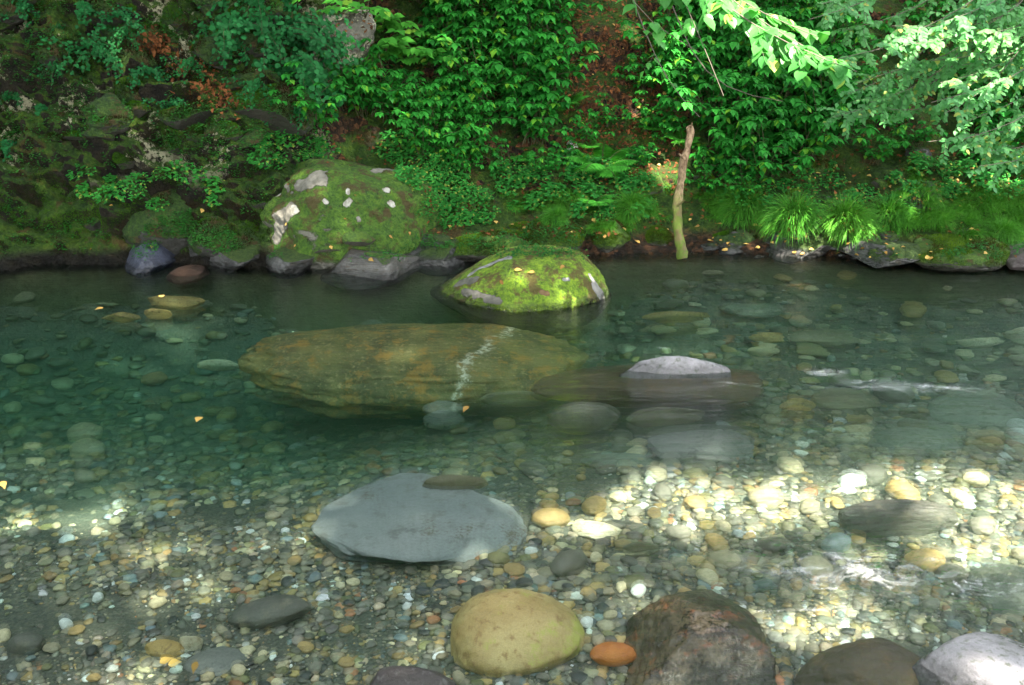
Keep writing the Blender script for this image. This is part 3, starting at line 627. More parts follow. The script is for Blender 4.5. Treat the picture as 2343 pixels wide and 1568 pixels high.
for i in range(46):   # blocks of the broken cliff face
    px, py = cr.uniform(-40, 640), cr.uniform(0, 380); w = cr.uniform(40, 140); h_ = w*cr.uniform(.45, .75)
    bank_rock('cliff_block', (px-w/2, py-h_/2, px+w/2, py+h_/2), M['mossy_dark'],
              'dark mossed block wedged in the broken cliff face', 300+i, depth=.7, sink=.35, cat='rock', group='blocks of the cliff face', sub=5, ang=1, planes=9, nz=.2, fine=.06, rot=(cr.uniform(-.3, .3), cr.uniform(-.4, .4), cr.uniform(-.5, .5)))
for i in range(44):
    px, py = cr.uniform(1590, 2350), cr.uniform(535, 592); w = cr.uniform(22, 62)
    bank_rock('bank_stone', (px-w/2, py-w*.22, px+w/2, py+w*.22), M['dark_jag'], 'small dark wet stone among yellow leaves at the right waterline', 460+i, depth=.8, sink=.1, cat='rock', group='small dark stones at the right waterline', sub=4, ang=.9, planes=9, nz=.15, rot=(0, 0, cr.uniform(-.5, .5)))
for i in range(26):
    px = cr.uniform(1000, 2340); py = cr.uniform(330, 560) if px > 1500 else cr.uniform(400, 560); w = cr.uniform(50, 120)
    bank_rock('bank_stone', (px-w/2, py-w*.3, px+w/2, py+w*.3), M['mossy_mid'] if cr.random() < .6 else M['dark_jag'],
              'mossy stone bedded in the lower bank among the herbs', 400+i, depth=.8, sink=.3, cat='rock', group='stones bedded in the lower bank', sub=5, ang=.7, rot=(0, 0, cr.uniform(-.5, .5)))
# ------------------------------------------------------------------ gravel (stuff) and loose pebbles (things)
PAL = [((.13, .12, .095), .20, 'dark grey'), ((.22, .20, .16), .25, 'grey'), ((.32, .27, .18), .17, 'buff'), ((.42, .28, .11), .13, 'ochre'), ((.60, .50, .32), .09, 'cream'),
       ((.045, .045, .045), .06, 'black'), ((.75, .76, .74), .035, 'white'), ((.42, .18, .08), .02, 'orange'), ((.18, .165, .07), .06, 'olive'), ((.20, .25, .26), .055, 'blue-grey')]
pc = np.array([p[0] for p in PAL]); pw = np.array([p[1] for p in PAL]); pw /= pw.sum()
def inside_rock(x, y, s=.86):
    m = np.zeros(len(x), bool)
    for fx, fy, rx, ry in FOOT: m |= ((x-fx)/rx)**2+((y-fy)/ry)**2 < s*s
    return m
gr = np.random.default_rng(21)
def scatter(n, y0, y1, rmin, rmax, power=2.0, bias=None):
    y = gr.uniform(y0, y1, n*3); hw = TH*np.sqrt(y*y+4)*1.08+.15
    x = gr.uniform(-1, 1, n*3)*(TH*math.hypot(y1, 2)*1.08+.2); k = np.abs(x) < hw
    if bias is not None: k &= gr.random(n*3) < bias(x, y)
    x, y = x[k][:n], y[k][:n]
    r = rmin+(rmax-rmin)*gr.random(len(x))**power
    return x, y, r
xs_, ys_, rs_ = [], [], []
for a in (scatter(21000, 2.15, 3.9, .006, .034, 4.0, lambda x, y: sstep(4.0, 3.4, y+.3*np.sin(x*2.1)+.2*np.sin(x*5))), scatter(9500, 3.2, 5.6, .008, .045, 3.2, lambda x, y: sstep(5.6, 4.0, y+.3*np.sin(x*2.7))), scatter(3600, 4.3, 7.3, .018, .06, 2.0),
          scatter(1100, 2.6, 4.9, .018, .04, 1.5, lambda x, y: sstep(-.3, .8, x))):
    xs_.append(a[0]); ys_.append(a[1]); rs_.append(a[2])
for sg_ in (-1, 1):   # the bed goes on to either side
    y_ = gr.uniform(2.1, 7.3, 5200); x_ = sg_*(TH*np.sqrt(y_*y_+4)*1.08+.1+gr.uniform(0, 2.2, 5200)**1.0); xs_.append(x_); ys_.append(y_); rs_.append(.010+.035*gr.random(5200)**2.2+.004*y_*gr.random(5200))
y_ = gr.uniform(1.5, 2.2, 4200); xs_.append(gr.uniform(-3, 3, 4200)); ys_.append(y_); rs_.append(.008+.025*gr.random(4200)**2.5)
gx, gy, grr = map(np.concatenate, (xs_, ys_, rs_))
grr = grr*(1-.22*sstep(.2, -.5, gx)*sstep(4.2, 3.6, gy))
k = ~inside_rock(gx, gy) & (fbm(np.stack([gx, gy*1.4, gx*0], 1), 1.6, 3, 44)*1.9+gr.random(len(gx)) > .0); gx, gy, grr = gx[k], gy[k], grr[k]; n = len(gx)
D0, F0 = ico(2)
A3 = np.stack([np.ones(n), gr.uniform(.6, .95, n), gr.uniform(.24, .44, n)], 1)*grr[:, None]
jit = 1+.22*gr.normal(size=(n, len(D0), 1)).clip(-1.6, 1.6)*.6
V = D0[None]*jit*A3[:, None]
yaw = gr.uniform(0, 6.28, n); tl = gr.uniform(-.2, .2, n)
c, s = np.cos(tl)[:, None], np.sin(tl)[:, None]; V = np.stack([V[..., 0]*c+V[..., 2]*s, V[..., 1], V[..., 2]*c-V[..., 0]*s], -1)
c, s = np.cos(yaw)[:, None], np.sin(yaw)[:, None]; V = np.stack([V[..., 0]*c-V[..., 1]*s, V[..., 0]*s+V[..., 1]*c, V[..., 2]], -1)
V += np.stack([gx, gy, bed(gx, gy)+A3[:, 2]*gr.uniform(.1, .75, n)], 1)[:, None]
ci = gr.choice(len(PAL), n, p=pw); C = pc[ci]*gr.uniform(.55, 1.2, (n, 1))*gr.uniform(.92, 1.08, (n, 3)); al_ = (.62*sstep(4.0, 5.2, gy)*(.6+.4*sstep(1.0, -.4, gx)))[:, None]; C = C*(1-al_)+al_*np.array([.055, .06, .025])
F = (F0[None]+(np.arange(n)*len(D0))[:, None, None]).reshape(-1, 3)
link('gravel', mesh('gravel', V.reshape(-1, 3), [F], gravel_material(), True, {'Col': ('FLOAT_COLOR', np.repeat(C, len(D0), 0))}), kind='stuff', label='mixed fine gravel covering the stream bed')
# individual pebbles
pm = pebble_obj_material(); pmesh = []
for i in range(6):
    Vp, Fp = rock_verts(600+i, 1, .78, .5, sub=4, ang=.25+.1*(i % 3), nz=.1)
    pmesh.append(mesh('pebble', Vp, [Fp], pm))
LAND = [(at_z(965, 1195), 'the smooth grey slab'), (at_z(1175, 1455), 'the tan boulder'), (at_z(1590, 1470), 'the red-brown boulder'), (at_z(620, 1400), 'the long dark stone'),
        (at_z(1540, 870), 'the pale dry rock top'), (at_z(960, 850), 'the largest sunken boulder'), (at_z(2040, 1190), 'the dark rounded stone'), (at_z(2100, 1020), 'the large dull green stone'),
        (at_z(480, 1525), 'the low lilac grey stone'), (at_z(1330, 970), 'the round dark grey stone'), (at_z(1930, 935), 'the broad olive tan stone'), (at_z(400, 710), 'the glowing yellowish stone'), (at_z(2240, 1510), 'the pale lilac dry rock'), (at_z(1200, 650), 'the mossy boulder'), (at_z(1600, 1025), 'the grey flat boulder')]
used = set(); pebs = []
def place_pebble(x, y, r, ci, lift=.35, lab=None):
    for (a_, b_, r2) in pebs:
        if (a_-x)**2+(b_-y)**2 < (r*.8+r2*.8)**2: return False
    z = float(bed(np.array([x]), np.array([y]))[0])
    o = link('pebble', random.choice(pmesh), (x, y, z+r*lift), rot=(random.uniform(-.2, .2), random.uniform(-.2, .2), random.uniform(0, 6.28)), scale=(r, r*random.uniform(.85, 1.1), r*random.uniform(.8, 1.15)), cat='pebble', group='loose pebbles on the stream bed')
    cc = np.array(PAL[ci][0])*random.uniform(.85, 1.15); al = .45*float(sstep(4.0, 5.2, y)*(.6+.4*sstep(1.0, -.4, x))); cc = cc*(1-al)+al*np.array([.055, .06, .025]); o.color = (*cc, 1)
    if lab is None:
        d = [math.hypot(x-l[0][0], y-l[0][1]) for l in LAND]; j = int(np.argmin(d)); L = LAND[j]
        side = 'right of' if x-L[0][0] > abs(y-L[0][1]) else 'left of' if L[0][0]-x > abs(y-L[0][1]) else 'beyond' if y > L[0][1] else 'in front of'
        size = 'small' if r < .035 else 'large' if r > .06 else 'fist-sized'
        lab = f'{size} {PAL[ci][2]} pebble under water {side} {L[1]}'
    o['label'] = lab; pebs.append((x, y, r)); return True
NM = {p[2]: i for i, p in enumerate(PAL)}
for px, py, w, c_, lab in [(1215, 1266, 32, 'white', 'white oval pebble near the right tip of the grey slab'), (152, 1435, 40, 'white', 'brightest white pebble alone on the lower left gravel'), (427, 1335, 24, 'white', 'white pebble, lower of a close white pair on the gravel'),
                           (456, 1322, 26, 'white', 'white pebble, upper of a close white pair on the gravel'), (382, 1350, 22, 'white', 'small white pebble left of the close white pair'), (990, 1424, 34, 'orange', 'pinkish orange pebble left of the tan boulder'),
                           (1362, 1283, 40, 'cream', 'cream pebble halfway between slab and red-brown boulder'), (1200, 1340, 44, 'black', 'black pebble behind the tan boulder'), (1140, 1288, 60, 'olive', 'olive cobble against the lower edge of the slab'), (1175, 1312, 54, 'ochre', 'ochre pebble touching the olive cobble by the slab'),
                           (540, 1355, 26, 'orange', 'round amber pebble above the long dark stone'), (1460, 1360, 50, 'white', 'white stone chip behind the red-brown boulder'), (1500, 1095, 60, 'buff', 'sunlit cream cobble right of the slab'), (1750, 1155, 84, 'buff', 'largest sunlit buff cobble'), (1850, 1170, 60, 'buff', 'sunlit buff cobble left of the dark rounded stone'),
                           (1590, 1160, 60, 'ochre', 'sunlit ochre cobble in the bright patch'), (1590, 1500, 0, 'ochre', '')]:
    if w: p = on_bed(px, py); place_pebble(p[0], p[1], w/2*mpp(p), NM[c_], .4, lab)
tries = 0
while len(pebs) < 290 and tries < 9000:
    tries += 1
    u = random.random()
    if u < .50: px, py = random.uniform(1150, 2342), random.uniform(930, 1330); r = .026+.062*random.random()**1.8
    elif u < .72: px, py = random.uniform(0, 1450), random.uniform(1150, 1568); r = random.uniform(.018, .034)
    elif u < .88: px, py = random.uniform(1400, 2342), random.uniform(640, 960); r = random.uniform(.05, .13)
    else: px, py = random.uniform(0, 1000), random.uniform(680, 1050); r = random.uniform(.04, .10)
    p = on_bed(px, py)
    if inside_rock(np.array([p[0]]), np.array([p[1]]), 1.0)[0]: continue
    ci_ = int(gr.choice(len(PAL), p=np.array([.14, .2, .16, .2, .16, .02, .02, .02, .06, .02])))
    place_pebble(p[0], p[1], r, ci_)
# ------------------------------------------------------------------ plant materials
def leaf_mat(name, dark, light, yellow=None, trans=.22, rough=.6, spec=.16):
    t = NT(name); a = t.attr('tint'); r = t.n('ShaderNodeObjectInfo', out='Random')
    c = t.mix(a, dark, light); c = t.mix(t.math('MULTIPLY', r, .45), c, t.mix(.5, c, (light[0]*1.3, light[1]*.95, light[2]*.6)))
    if yellow: c = t.mix(t.map(a, .93, .97), c, yellow)
    p = t.pbsdf(c, rough, spec=spec); tl = t.n('ShaderNodeBsdfTranslucent', {'Color': t.mix(.5, c, (light[0]*1.6, light[1]*1.5, light[2]*.6))})
    return t.done(t.n('ShaderNodeMixShader', {0: trans, 1: p, 2: tl}))
def stem_mat(name, a, b, moss=None):
    t = NT(name); o = t.pos(); n = t.noise(30, o, 4, .6); c = t.mix(n, a, b)
    return t.done(t.pbsdf(c, .7, t.bump(n, .5, .004)))
L_shrub = leaf_mat('toothed_green_leaf', (.007, .09, .012), (.032, .27, .030), (.12, .30, .02))
L_oval = leaf_mat('broad_oval_leaf', (.03, .18, .02), (.08, .36, .04), (.20, .38, .04))
L_ivy = leaf_mat('bluish_creeper_leaf', (.005, .06, .016), (.018, .15, .04))
L_fern = leaf_mat('fern_leaflet', (.03, .20, .02), (.08, .38, .04))
L_herb = leaf_mat('small_herb_leaf', (.015, .12, .02), (.04, .26, .04), (.25, .28, .05))
L_grass = leaf_mat('grass_blade', (.02, .11, .010), (.09, .32, .03), (.36, .36, .12), rough=.5)
L_tree = leaf_mat('glossy_tree_leaf', (.03, .19, .03), (.09, .36, .07), (.30, .40, .05), trans=.4, rough=.42, spec=.4)
L_beech = leaf_mat('small_pale_tree_leaf', (.045, .19, .06), (.12, .38, .12), (.34, .38, .08), trans=.4, rough=.5, spec=.35)
L_can = leaf_mat('canopy_leaf', (.012, .06, .012), (.03, .12, .02), trans=.15)
L_dead = leaf_mat('fallen_leaf_skin', (.10, .04, .012), (.58, .40, .12), trans=.1, rough=.6)
L_litter = leaf_mat('brown_litter_leaf', (.025, .011, .005), (.22, .085, .030), trans=.05, rough=.8)
W_stem = stem_mat('green_brown_stem', (.03, .05, .01), (.08, .06, .03)); W_twig = stem_mat('grey_brown_twig', (.05, .04, .03), (.16, .13, .10)); W_bark = stem_mat('dark_bark', (.03, .025, .02), (.09, .075, .06))
pr = np.random.default_rng(99)
def curve(p0, d0, L, droop, n=7, wob=.06):
    """arching stem path"""
    d = np.asarray(d0, float); d = d/np.linalg.norm(d); P = [np.asarray(p0, float)]; st = L/(n-1)
    for i in range(n-1):
        d = d+np.array([0, 0, -droop/(n-1)])+pr.normal(size=3)*wob; d /= np.linalg.norm(d); P.append(P[-1]+d*st)
    return np.array(P)
def shrub_proto(H=.36, ns=9, seed=0):
    """several arching stems, each ending in a drooping rosette of toothed leaves"""
    st, lf = Acc(), Acc()
    for s_ in range(ns):
        az = pr.uniform(0, 6.28); sp = pr.uniform(.15, .75)
        P = curve((pr.normal()*.05, pr.normal()*.05, 0), (math.cos(az)*sp, math.sin(az)*sp-.15, 1), H*pr.uniform(.7, 1.25), .75)
        V, Q = tube(P, np.linspace(.004, .0018, len(P)), 5); st.add(V, Q)
        T = np.gradient(P, axis=0)
        for i in range(2, len(P)):
            top = i == len(P)-1; k = 7 if top else 2; a0 = pr.uniform(0, 6.28) if top else (i % 2)*1.57+az
            an = a0+np.arange(k)*(6.283/k)+pr.normal(size=k)*.2
            pitch = pr.uniform(-.75, -.15, k) if top else pr.uniform(-.5, .1, k)
            D = np.stack([np.cos(an)*np.cos(pitch), np.sin(an)*np.cos(pitch)-.12, np.sin(pitch)], 1)
            sz = pr.uniform(.048, .078, k)*(1.0 if top else .9+.2*(i < 4))
            add_leaves(lf, np.repeat(P[i][None], k, 0)+D*.012, D, sz, 'toothed', .78, rng=pr)
            if top:
                k2 = 4; an = an[:k2]+.4; D = np.stack([np.cos(an), np.sin(an), np.full(k2, .3)], 1)
                add_leaves(lf, np.repeat(P[i][None], k2, 0), D, pr.uniform(.025, .04, k2), 'toothed', .7, tint=np.full(k2, .9), rng=pr)
    return st.mesh('stem', W_stem), lf.mesh('foliage', L_shrub)
def oval_proto(H=.7, ns=7):
    st, lf = Acc(), Acc()
    for s_ in range(ns):
        az = pr.uniform(0, 6.28); P = curve((0, 0, 0), (math.cos(az)*.9, math.sin(az)*.6-.5, .9), H*pr.uniform(.6, 1.1), 1.0, 10)
        V, Q = tube(P, np.linspace(.006, .002, len(P)), 5); st.add(V, Q); T = np.gradient(P, axis=0)
        for i in range(2, len(P)):
            for sgn in (-1, 1):
                sd = np.cross(T[i], (0, 0, 1)); sd /= np.linalg.norm(sd)+1e-6
                D = sd*sgn+T[i]/np.linalg.norm(T[i])*.6+np.array([0, 0, pr.uniform(-.6, .1)])
                add_leaves(lf, P[i][None], D[None], [pr.uniform(.07, .11)], 'oval', .85, rng=pr, up=(pr.normal()*.2, -.4, 1))
        add_leaves(lf, P[-1][None], T[-1][None], [.09], 'oval', .8, rng=pr)
    return st.mesh('stem', W_stem), lf.mesh('foliage', L_oval)
def creeper_proto(H=.6, ns=5, lsz=.043):
    """hanging shoots with small round leaves"""
    st, lf = Acc(), Acc()
    for s_ in range(ns):
        P = curve((pr.uniform(-.12, .12), 0, 0), (pr.normal()*.5, -.55, .35), H*pr.uniform(.5, 1.1), 1.5, 12, .12)
        V, Q = tube(P, np.linspace(.003, .0012, len(P)), 4); st.add(V, Q)
        k = 38; t = pr.uniform(.1, 1, k)*(len(P)-1); i = t.astype(int).clip(0, len(P)-2); f = (t-i)[:, None]
        O = P[i]*(1-f)+P[i+1]*f+pr.normal(size=(k, 3))*.03; an = pr.uniform(0, 6.28, k)
        D = np.stack([np.cos(an), -.5+.4*np.sin(an), pr.uniform(-.9, .1, k)], 1)
        add_leaves(lf, O, D, pr.uniform(.6, 1.15, k)*lsz, 'round', .95, up=(0, -.7, .7), rng=pr)
    return st.mesh('stem', W_stem), lf.mesh('foliage', L_ivy)
def fern_proto(L=.38, nf=9):
    st, lf = Acc(), Acc()
    for s_ in range(nf):
        az = s_/nf*6.28+pr.normal()*.2; P = curve((0, 0, 0), (math.cos(az)*.8, math.sin(az)*.8-.25, 1), L*pr.uniform(.7, 1.1), 1.5, 14, .02)
        V, Q = tube(P, np.linspace(.003, .001, len(P)), 4); st.add(V, Q); T = np.gradient(P, axis=0)
        m = 22; t = np.linspace(.16, .99, m)*(len(P)-1); i = t.astype(int).clip(0, len(P)-2); f = (t-i)[:, None]
        O = P[i]*(1-f)+P[i+1]*f; Tt = T[i]/np.linalg.norm(T[i], axis=1)[:, None]; sd = np.cross(Tt, np.array([0, 0, 1.])); sd /= np.linalg.norm(sd, axis=1)[:, None]
        tt = np.linspace(.16, 1, m); ln = L*.27*np.sin(np.clip(tt*1.15, 0, 1)*math.pi*.93+.15).clip(.12, 1)
        for sgn in (-1, 1): add_leaves(lf, O, sd*sgn+Tt*.45+np.array([0, 0, -.15]), ln, 'toothed', .34, rng=pr)
    return st.mesh('stem', W_stem), lf.mesh('frond', L_fern)
def herb_proto(Rr=.10, n=70, sz=.022):
    lf = Acc(); th = pr.uniform(0, 6.28, n); r = Rr*np.sqrt(pr.random(n)); z = .02+.09*pr.random(n)*(1-(r/Rr)**2*.6)
    O = np.stack([r*np.cos(th), r*np.sin(th), z], 1); an = pr.uniform(0, 6.28, n)
    for k in (-.9, 0, .9):
        D = np.stack([np.cos(an+k), np.sin(an+k)-.2, pr.uniform(-.5, .2, n)], 1); add_leaves(lf, O, D, pr.uniform(.7, 1.2, n)*sz, 'small', .75, rng=pr)
    return None, lf.mesh('herb', L_herb)
def blades(acc, O, D, L, w, droop, tint, seg=4):
    n = len(O); D = D/np.linalg.norm(D, axis=1)[:, None]; P = O.copy(); sd = np.cross(D, np.array([0, 0, 1.])+pr.normal(size=(n, 3))*.3); sd /= np.linalg.norm(sd, axis=1)[:, None]
    rows = []
    for i in range(seg+1):
        ww = w*(1-i/seg)**.7; rows.append(np.stack([P-sd*ww[:, None], P+sd*ww[:, None]], 1)); P = P+D*(L/seg)[:, None]; D = D+np.array([0, 0, -1.])*(droop/seg)[:, None]; D /= np.linalg.norm(D, axis=1)[:, None]
    V = np.stack(rows, 1).reshape(n, -1, 3); m = V.shape[1]; q = np.array([(2*i, 2*i+1, 2*i+3, 2*i+2) for i in range(seg)])
    acc.add(V.reshape(-1, 3), (q[None]+(np.arange(n)*m)[:, None, None]).reshape(-1, 4), a=np.repeat(tint, m))
def tuft_mesh(Rr=.1, n=420, L=.2, lean=(0, -.5)):
    g = Acc(); th = pr.uniform(0, 6.28, n); r = Rr*np.sqrt(pr.random(n)); c, s = np.cos(th), np.sin(th)
    O = np.stack([r*c, r*s, .05*(1-(r/Rr)**2)], 1); D = np.stack([c*r/Rr*.9+lean[0]+pr.normal(size=n)*.15, s*r/Rr*.9+lean[1]+pr.normal(size=n)*.15, np.full(n, .9)], 1)
    blades(g, O, D, L*pr.uniform(.5, 1.15, n), np.full(n, .0019), pr.uniform(1.2, 2.8, n), pr.random(n)*.95)
    return g.mesh('grass_tuft', L_grass)
SH = [shrub_proto(.30+.05*i, 11+i) for i in range(5)]; OV = [oval_proto(.6), oval_proto(.75)]; CRP = [creeper_proto(), creeper_proto(.45, 5), creeper_proto(.75, 6, .04)]
FE = [fern_proto(), fern_proto(.3, 8)]; HB = [herb_proto(), herb_proto(.13, 90), herb_proto(.08, 50, .03)]; TU = [tuft_mesh(), tuft_mesh(.08, 320, .15), tuft_mesh(.12, 900, .15)]
def in_poly(x, y, poly):
    c = False; j = len(poly)-1
    for i in range(len(poly)):
        a, b = poly[i], poly[j]
        if (a[1] > y) != (b[1] > y) and x < (b[0]-a[0])*(y-a[1])/(b[1]-a[1])+a[0]: c = not c
        j = i
    return c
bpy.context.view_layer.update()
SOLID = ('rock', 'boulder', 'mossy_boulder', 'bank_stone', 'cliff_block')
_v, _f, _o = [BV], [q[:, :3], q[:, [0, 2, 3]]], len(BV)
for o_ in COL.objects:
    if o_.type == 'MESH' and o_.name.split('.')[0] in SOLID and o_.location.y > 4:
        me_ = o_.data; c_ = np.empty(len(me_.vertices)*3, np.float32); me_.vertices.foreach_get('co', c_); W_ = np.array(o_.matrix_basis)
        f_ = np.empty(len(me_.polygons)*3, np.int32); me_.polygons.foreach_get('vertices', f_)
        _v.append(c_.reshape(-1, 3)@W_[:3, :3].T+W_[:3, 3]); _f.append(f_.reshape(-1, 3)+_o); _o += len(me_.vertices)
BVS = BVHTree.FromPolygons(np.concatenate(_v).tolist(), np.concatenate(_f).tolist())
def solid_hit(px, py):
    r = BVS.ray_cast(Vector(CAM), Vector(ray(px, py)))
    return (None, None) if r[0] is None else (np.array(r[0]), np.array(r[1]))
NPL = 0
def on_big(px, py): return ((px-790)/190)**2+((py-480)/110)**2 < 1
def put_plant(name, proto, px, py, sc, label, cat, group=None, yaw=None, tilt=0, part='foliage', lift=0, p=None):
    global NPL
    if p is None: p, _ = solid_hit(px, py)
    if p is None or p[2] < .02 or p[1] < shore(p[0])-.15: return None
    st, lf = proto; NPL += 1
    yaw = pr.uniform(-.9, .9) if yaw is None else yaw
    if st is None:
        return link(name, lf, p, label=label, cat=cat, group=group, rot=(tilt, 0, yaw), scale=(sc,)*3)
    e = bpy.data.objects.new(name, None); COL.objects.link(e); e.location = Vector(p)+Vector((0, 0, lift)); e.rotation_euler = (tilt, 0, yaw); e.scale = (sc,)*3; e.empty_display_size = .1
    e['label'] = label; e['category'] = cat
    if group: e['group'] = group
    link('stem', st, parent=e); link(part, lf, parent=e)
    return e
def zone(name, protos, poly, pitch_px, sc, label, cat, group, mind=None, **kw):
    xs0 = [p[0] for p in poly]; ys0 = [p[1] for p in poly]; out = []
    y = min(ys0)
    while y < max(ys0):
        x = min(xs0)
        while x < max(xs0):
            qx, qy = x+pr.uniform(-.45, .45)*pitch_px, y+pr.uniform(-.45, .45)*pitch_px*.8
            if in_poly(qx, qy, poly):
                o = put_plant(name, protos[pr.integers(len(protos))], qx, qy, pr.uniform(*sc), label, cat, group, **kw)
                if o: out.append(o)
            x += pitch_px
        y += pitch_px*.72
    return out
# thickets (reading-unit outlines)
zone('shrub', SH, [(1030, -60), (1255, -60), (1275, 60), (1290, 190), (1285, 260), (1250, 340), (1180, 330), (1080, 240), (1010, 150), (1000, 40)], 52, (.85, 1.15),
     'leafy shrub with drooping toothed leaves in the thicket left of the leaf gully', 'shrub', 'shrubs left of the leaf gully')
zone('shrub', SH, [(900, 210), (1050, 220), (1110, 330), (1100, 400), (1000, 390), (920, 330)], 52, (.65, .9), 'low leafy shrub between the big mossy boulder and the thicket', 'shrub', 'low shrubs above the big mossy boulder')
zone('shrub', SH, [(745, 190), (880, 175), (915, 270), (870, 310), (780, 270)], 50, (.7, .95), 'leafy shrub under the overhang of the lichen crag', 'shrub', 'shrubs under the lichen crag')
zone('shrub', SH, [(1570, 20), (1900, 60), (1960, 140), (1960, 300), (1890, 380), (1720, 430), (1620, 430), (1600, 300), (1540, 200), (1540, 120)], 54, (.85, 1.15),
     'leafy shrub with toothed leaves in the thicket right of the leaning stem', 'shrub', 'shrubs right of the leaning stem')
zone('shrub', SH, [(1470, 60), (1520, 120), (1560, 240), (1530, 320), (1470, 240)], 60, (.55, .8), 'small leafy shrub scattered at the right edge of the leaf gully', 'shrub', 'small shrubs by the leaf gully')
zone('shrub', SH, [(1890, 170), (2120, 240), (2130, 400), (1980, 380), (1900, 330)], 85, (.5, .75), 'small shrub on the dark leaf-strewn slope at the right', 'shrub', 'small shrubs on the right slope')
zone('shrub', SH, [(2060, -40), (2400, -40), (2400, 420), (2240, 400), (2150, 250)], 80, (.8, 1.1), 'shaded shrub behind the pale hanging tree sprays', 'shrub', 'shaded shrubs behind the tree sprays')
zone('broadleaf_shrub', OV, [(770, -40), (1000, -40), (1030, 60), (1000, 150), (880, 160), (800, 90)], 92, (.75, 1.0), 'bright green shrub with large oval leaves over the lichen crag', 'shrub', 'broad-leaved shrubs by the crag')
zone('creeper', CRP, [(520, -40), (700, -40), (760, 90), (720, 190), (620, 150), (540, 60)], 62, (.8, 1.1), 'bluish green creeper hanging over the cliff beside the lichen crag', 'creeper', 'creepers on the cliff')
zone('shrub', SH, [(1040, -330), (2400, -330), (2400, -90), (1040, -90)], 105, (1.0, 1.35), 'leafy shrub higher up the slope above the view', 'shrub', 'shrubs above the view')
zone('shrub', SH, [(2420, -200), (2950, -200), (2950, 380), (2420, 400)], 110, (1.0, 1.35), 'leafy shrub on the slope beyond the right side of the view', 'shrub', 'shrubs beyond the right side')
zone('herb', HB, [(2360, 400), (2800, 400), (2800, 520), (2360, 520)], 50, (.8, 1.2), 'low herb on the bank beyond the right side of the view', 'herb', 'herbs beyond the right side', tilt=.35)
zone('creeper', CRP, [(-500, -250), (700, -250), (700, -80), (-60, -60), (-60, 420), (-500, 420)], 150, (.7, 1.0), 'creeper on the dark cliff beyond the left side of the view', 'creeper', 'creepers beyond the left side')
for px, py, s_ in [(150, 60, .5), (200, 20, .6), (260, 40, .5), (190, 110, .6), (240, 120, .6), (140, 150, .45), (330, 160, .5), (60, 20, .5), (40, 220, .45), (100, 250, .5), (20, 330, .45), (300, 80, .45), (395, 240, .4), (450, 150, .45), (505, 60, .5), (600, 200, .5), (690, 245, .5), (560, 110, .5)]:
    put_plant('creeper', CRP[pr.integers(3)], px, py, s_, 'small sparse creeper rooted in a crack of the dark cliff', 'creeper', 'small creepers in cliff cracks')
for px, py, s_ in [(705, 275, .75), (735, 290, .7), (700, 310, .6), (1230, 330, .7), (1300, 370, .6), (1250, 400, .55), (1480, 300, .6), (1510, 330, .55), (1470, 380, .5), (1620, 440, .55), (1700, 450, .5), (1340, 330, .55), (1390, 290, .5), (1160, 400, .5), (1010, 330, .6), (1060, 400, .5)]:
    put_plant('shrub', SH[pr.integers(5)], px, py, s_, 'young low shrub growing alone above the shore rocks', 'shrub', 'young shrubs above the shore')
for px, py, s_, lab in [(1375, 395, 1.15, 'largest bright fern, left of the leaning stem'), (1355, 470, .8, 'fern below the largest bright fern'), (1290, 250, .8, 'fern at the lower end of the left thicket'), (960, 225, .7, 'fern half hidden above the small shrubs'),
                        (1345, 340, .5, 'small fern near the whitish stone'), (1190, 370, .6, 'small fern above the cushion rock'), (1560, 330, .6, 'fern behind the top of the leaning stem'), (1500, 300, .6, 'pale fern at the upper left of the leaning stem')]:
    put_plant('fern', FE[pr.integers(2)], px, py, s_, lab, 'fern', part='frond')
for poly, pit, lab, grp in [([(870, 300), (960, 330), (1080, 400), (1130, 500), (1080, 540), (980, 500), (920, 400)], 33, 'low herb with small bright leaves right of the big mossy boulder', 'herbs right of the big boulder'),
                       ([(1130, 380), (1450, 350), (1540, 440), (1440, 510), (1180, 480)], 40, 'low herb with small bright leaves on the bank below the gully', 'herbs below the gully'),
                       ([(540, 330), (740, 290), (760, 370), (600, 400)], 34, 'low bluish herb on the cliff ledge above the big mossy boulder', 'herbs on the cliff ledge'),
                       ([(2080, 370), (2342, 380), (2342, 460), (2150, 450)], 36, 'low herb among grass at the right side of the bank', 'herbs on the right bank'),
                       ([(1580, 430), (1760, 430), (1800, 350), (2100, 430), (2080, 480), (1640, 490)], 56, 'low herb on the dark shore slope right of the leaning stem', 'herbs right of the stem'),
                       ([(120, 380), (520, 380), (560, 470), (200, 500)], 62, 'tiny herb on the mossy rocks of the cliff foot', 'herbs on the cliff foot')]:
    zone('herb', HB, poly, pit, (.7, 1.15), lab, 'herb', grp, tilt=.35)
# the three round grass tufts
for px, py, s_, lab in [(1812, 522, 1.25, 'first round grass tuft right of the leaning stem'), (1935, 530, 1.25, 'second round grass tuft, further right of the first'), (2035, 520, 1.1, 'sunlit grass tuft, the brightest on the right bank'),
                        (2300, 560, .9, 'grass tuft drooping over the right end of the shore'), (1700, 500, 1.2, 'grass tuft hanging just right of the leaning stem'), (1440, 500, 1.0, 'grass tuft hanging left of the leaning stem'), (1270, 520, .6, 'little grass tuft on the rounded mossy cushion rock')]:
    for k in range(1):
        put_plant('grass_tuft', (None, TU[2]), px, py-18, s_, lab, 'grass tuft', tilt=.45)
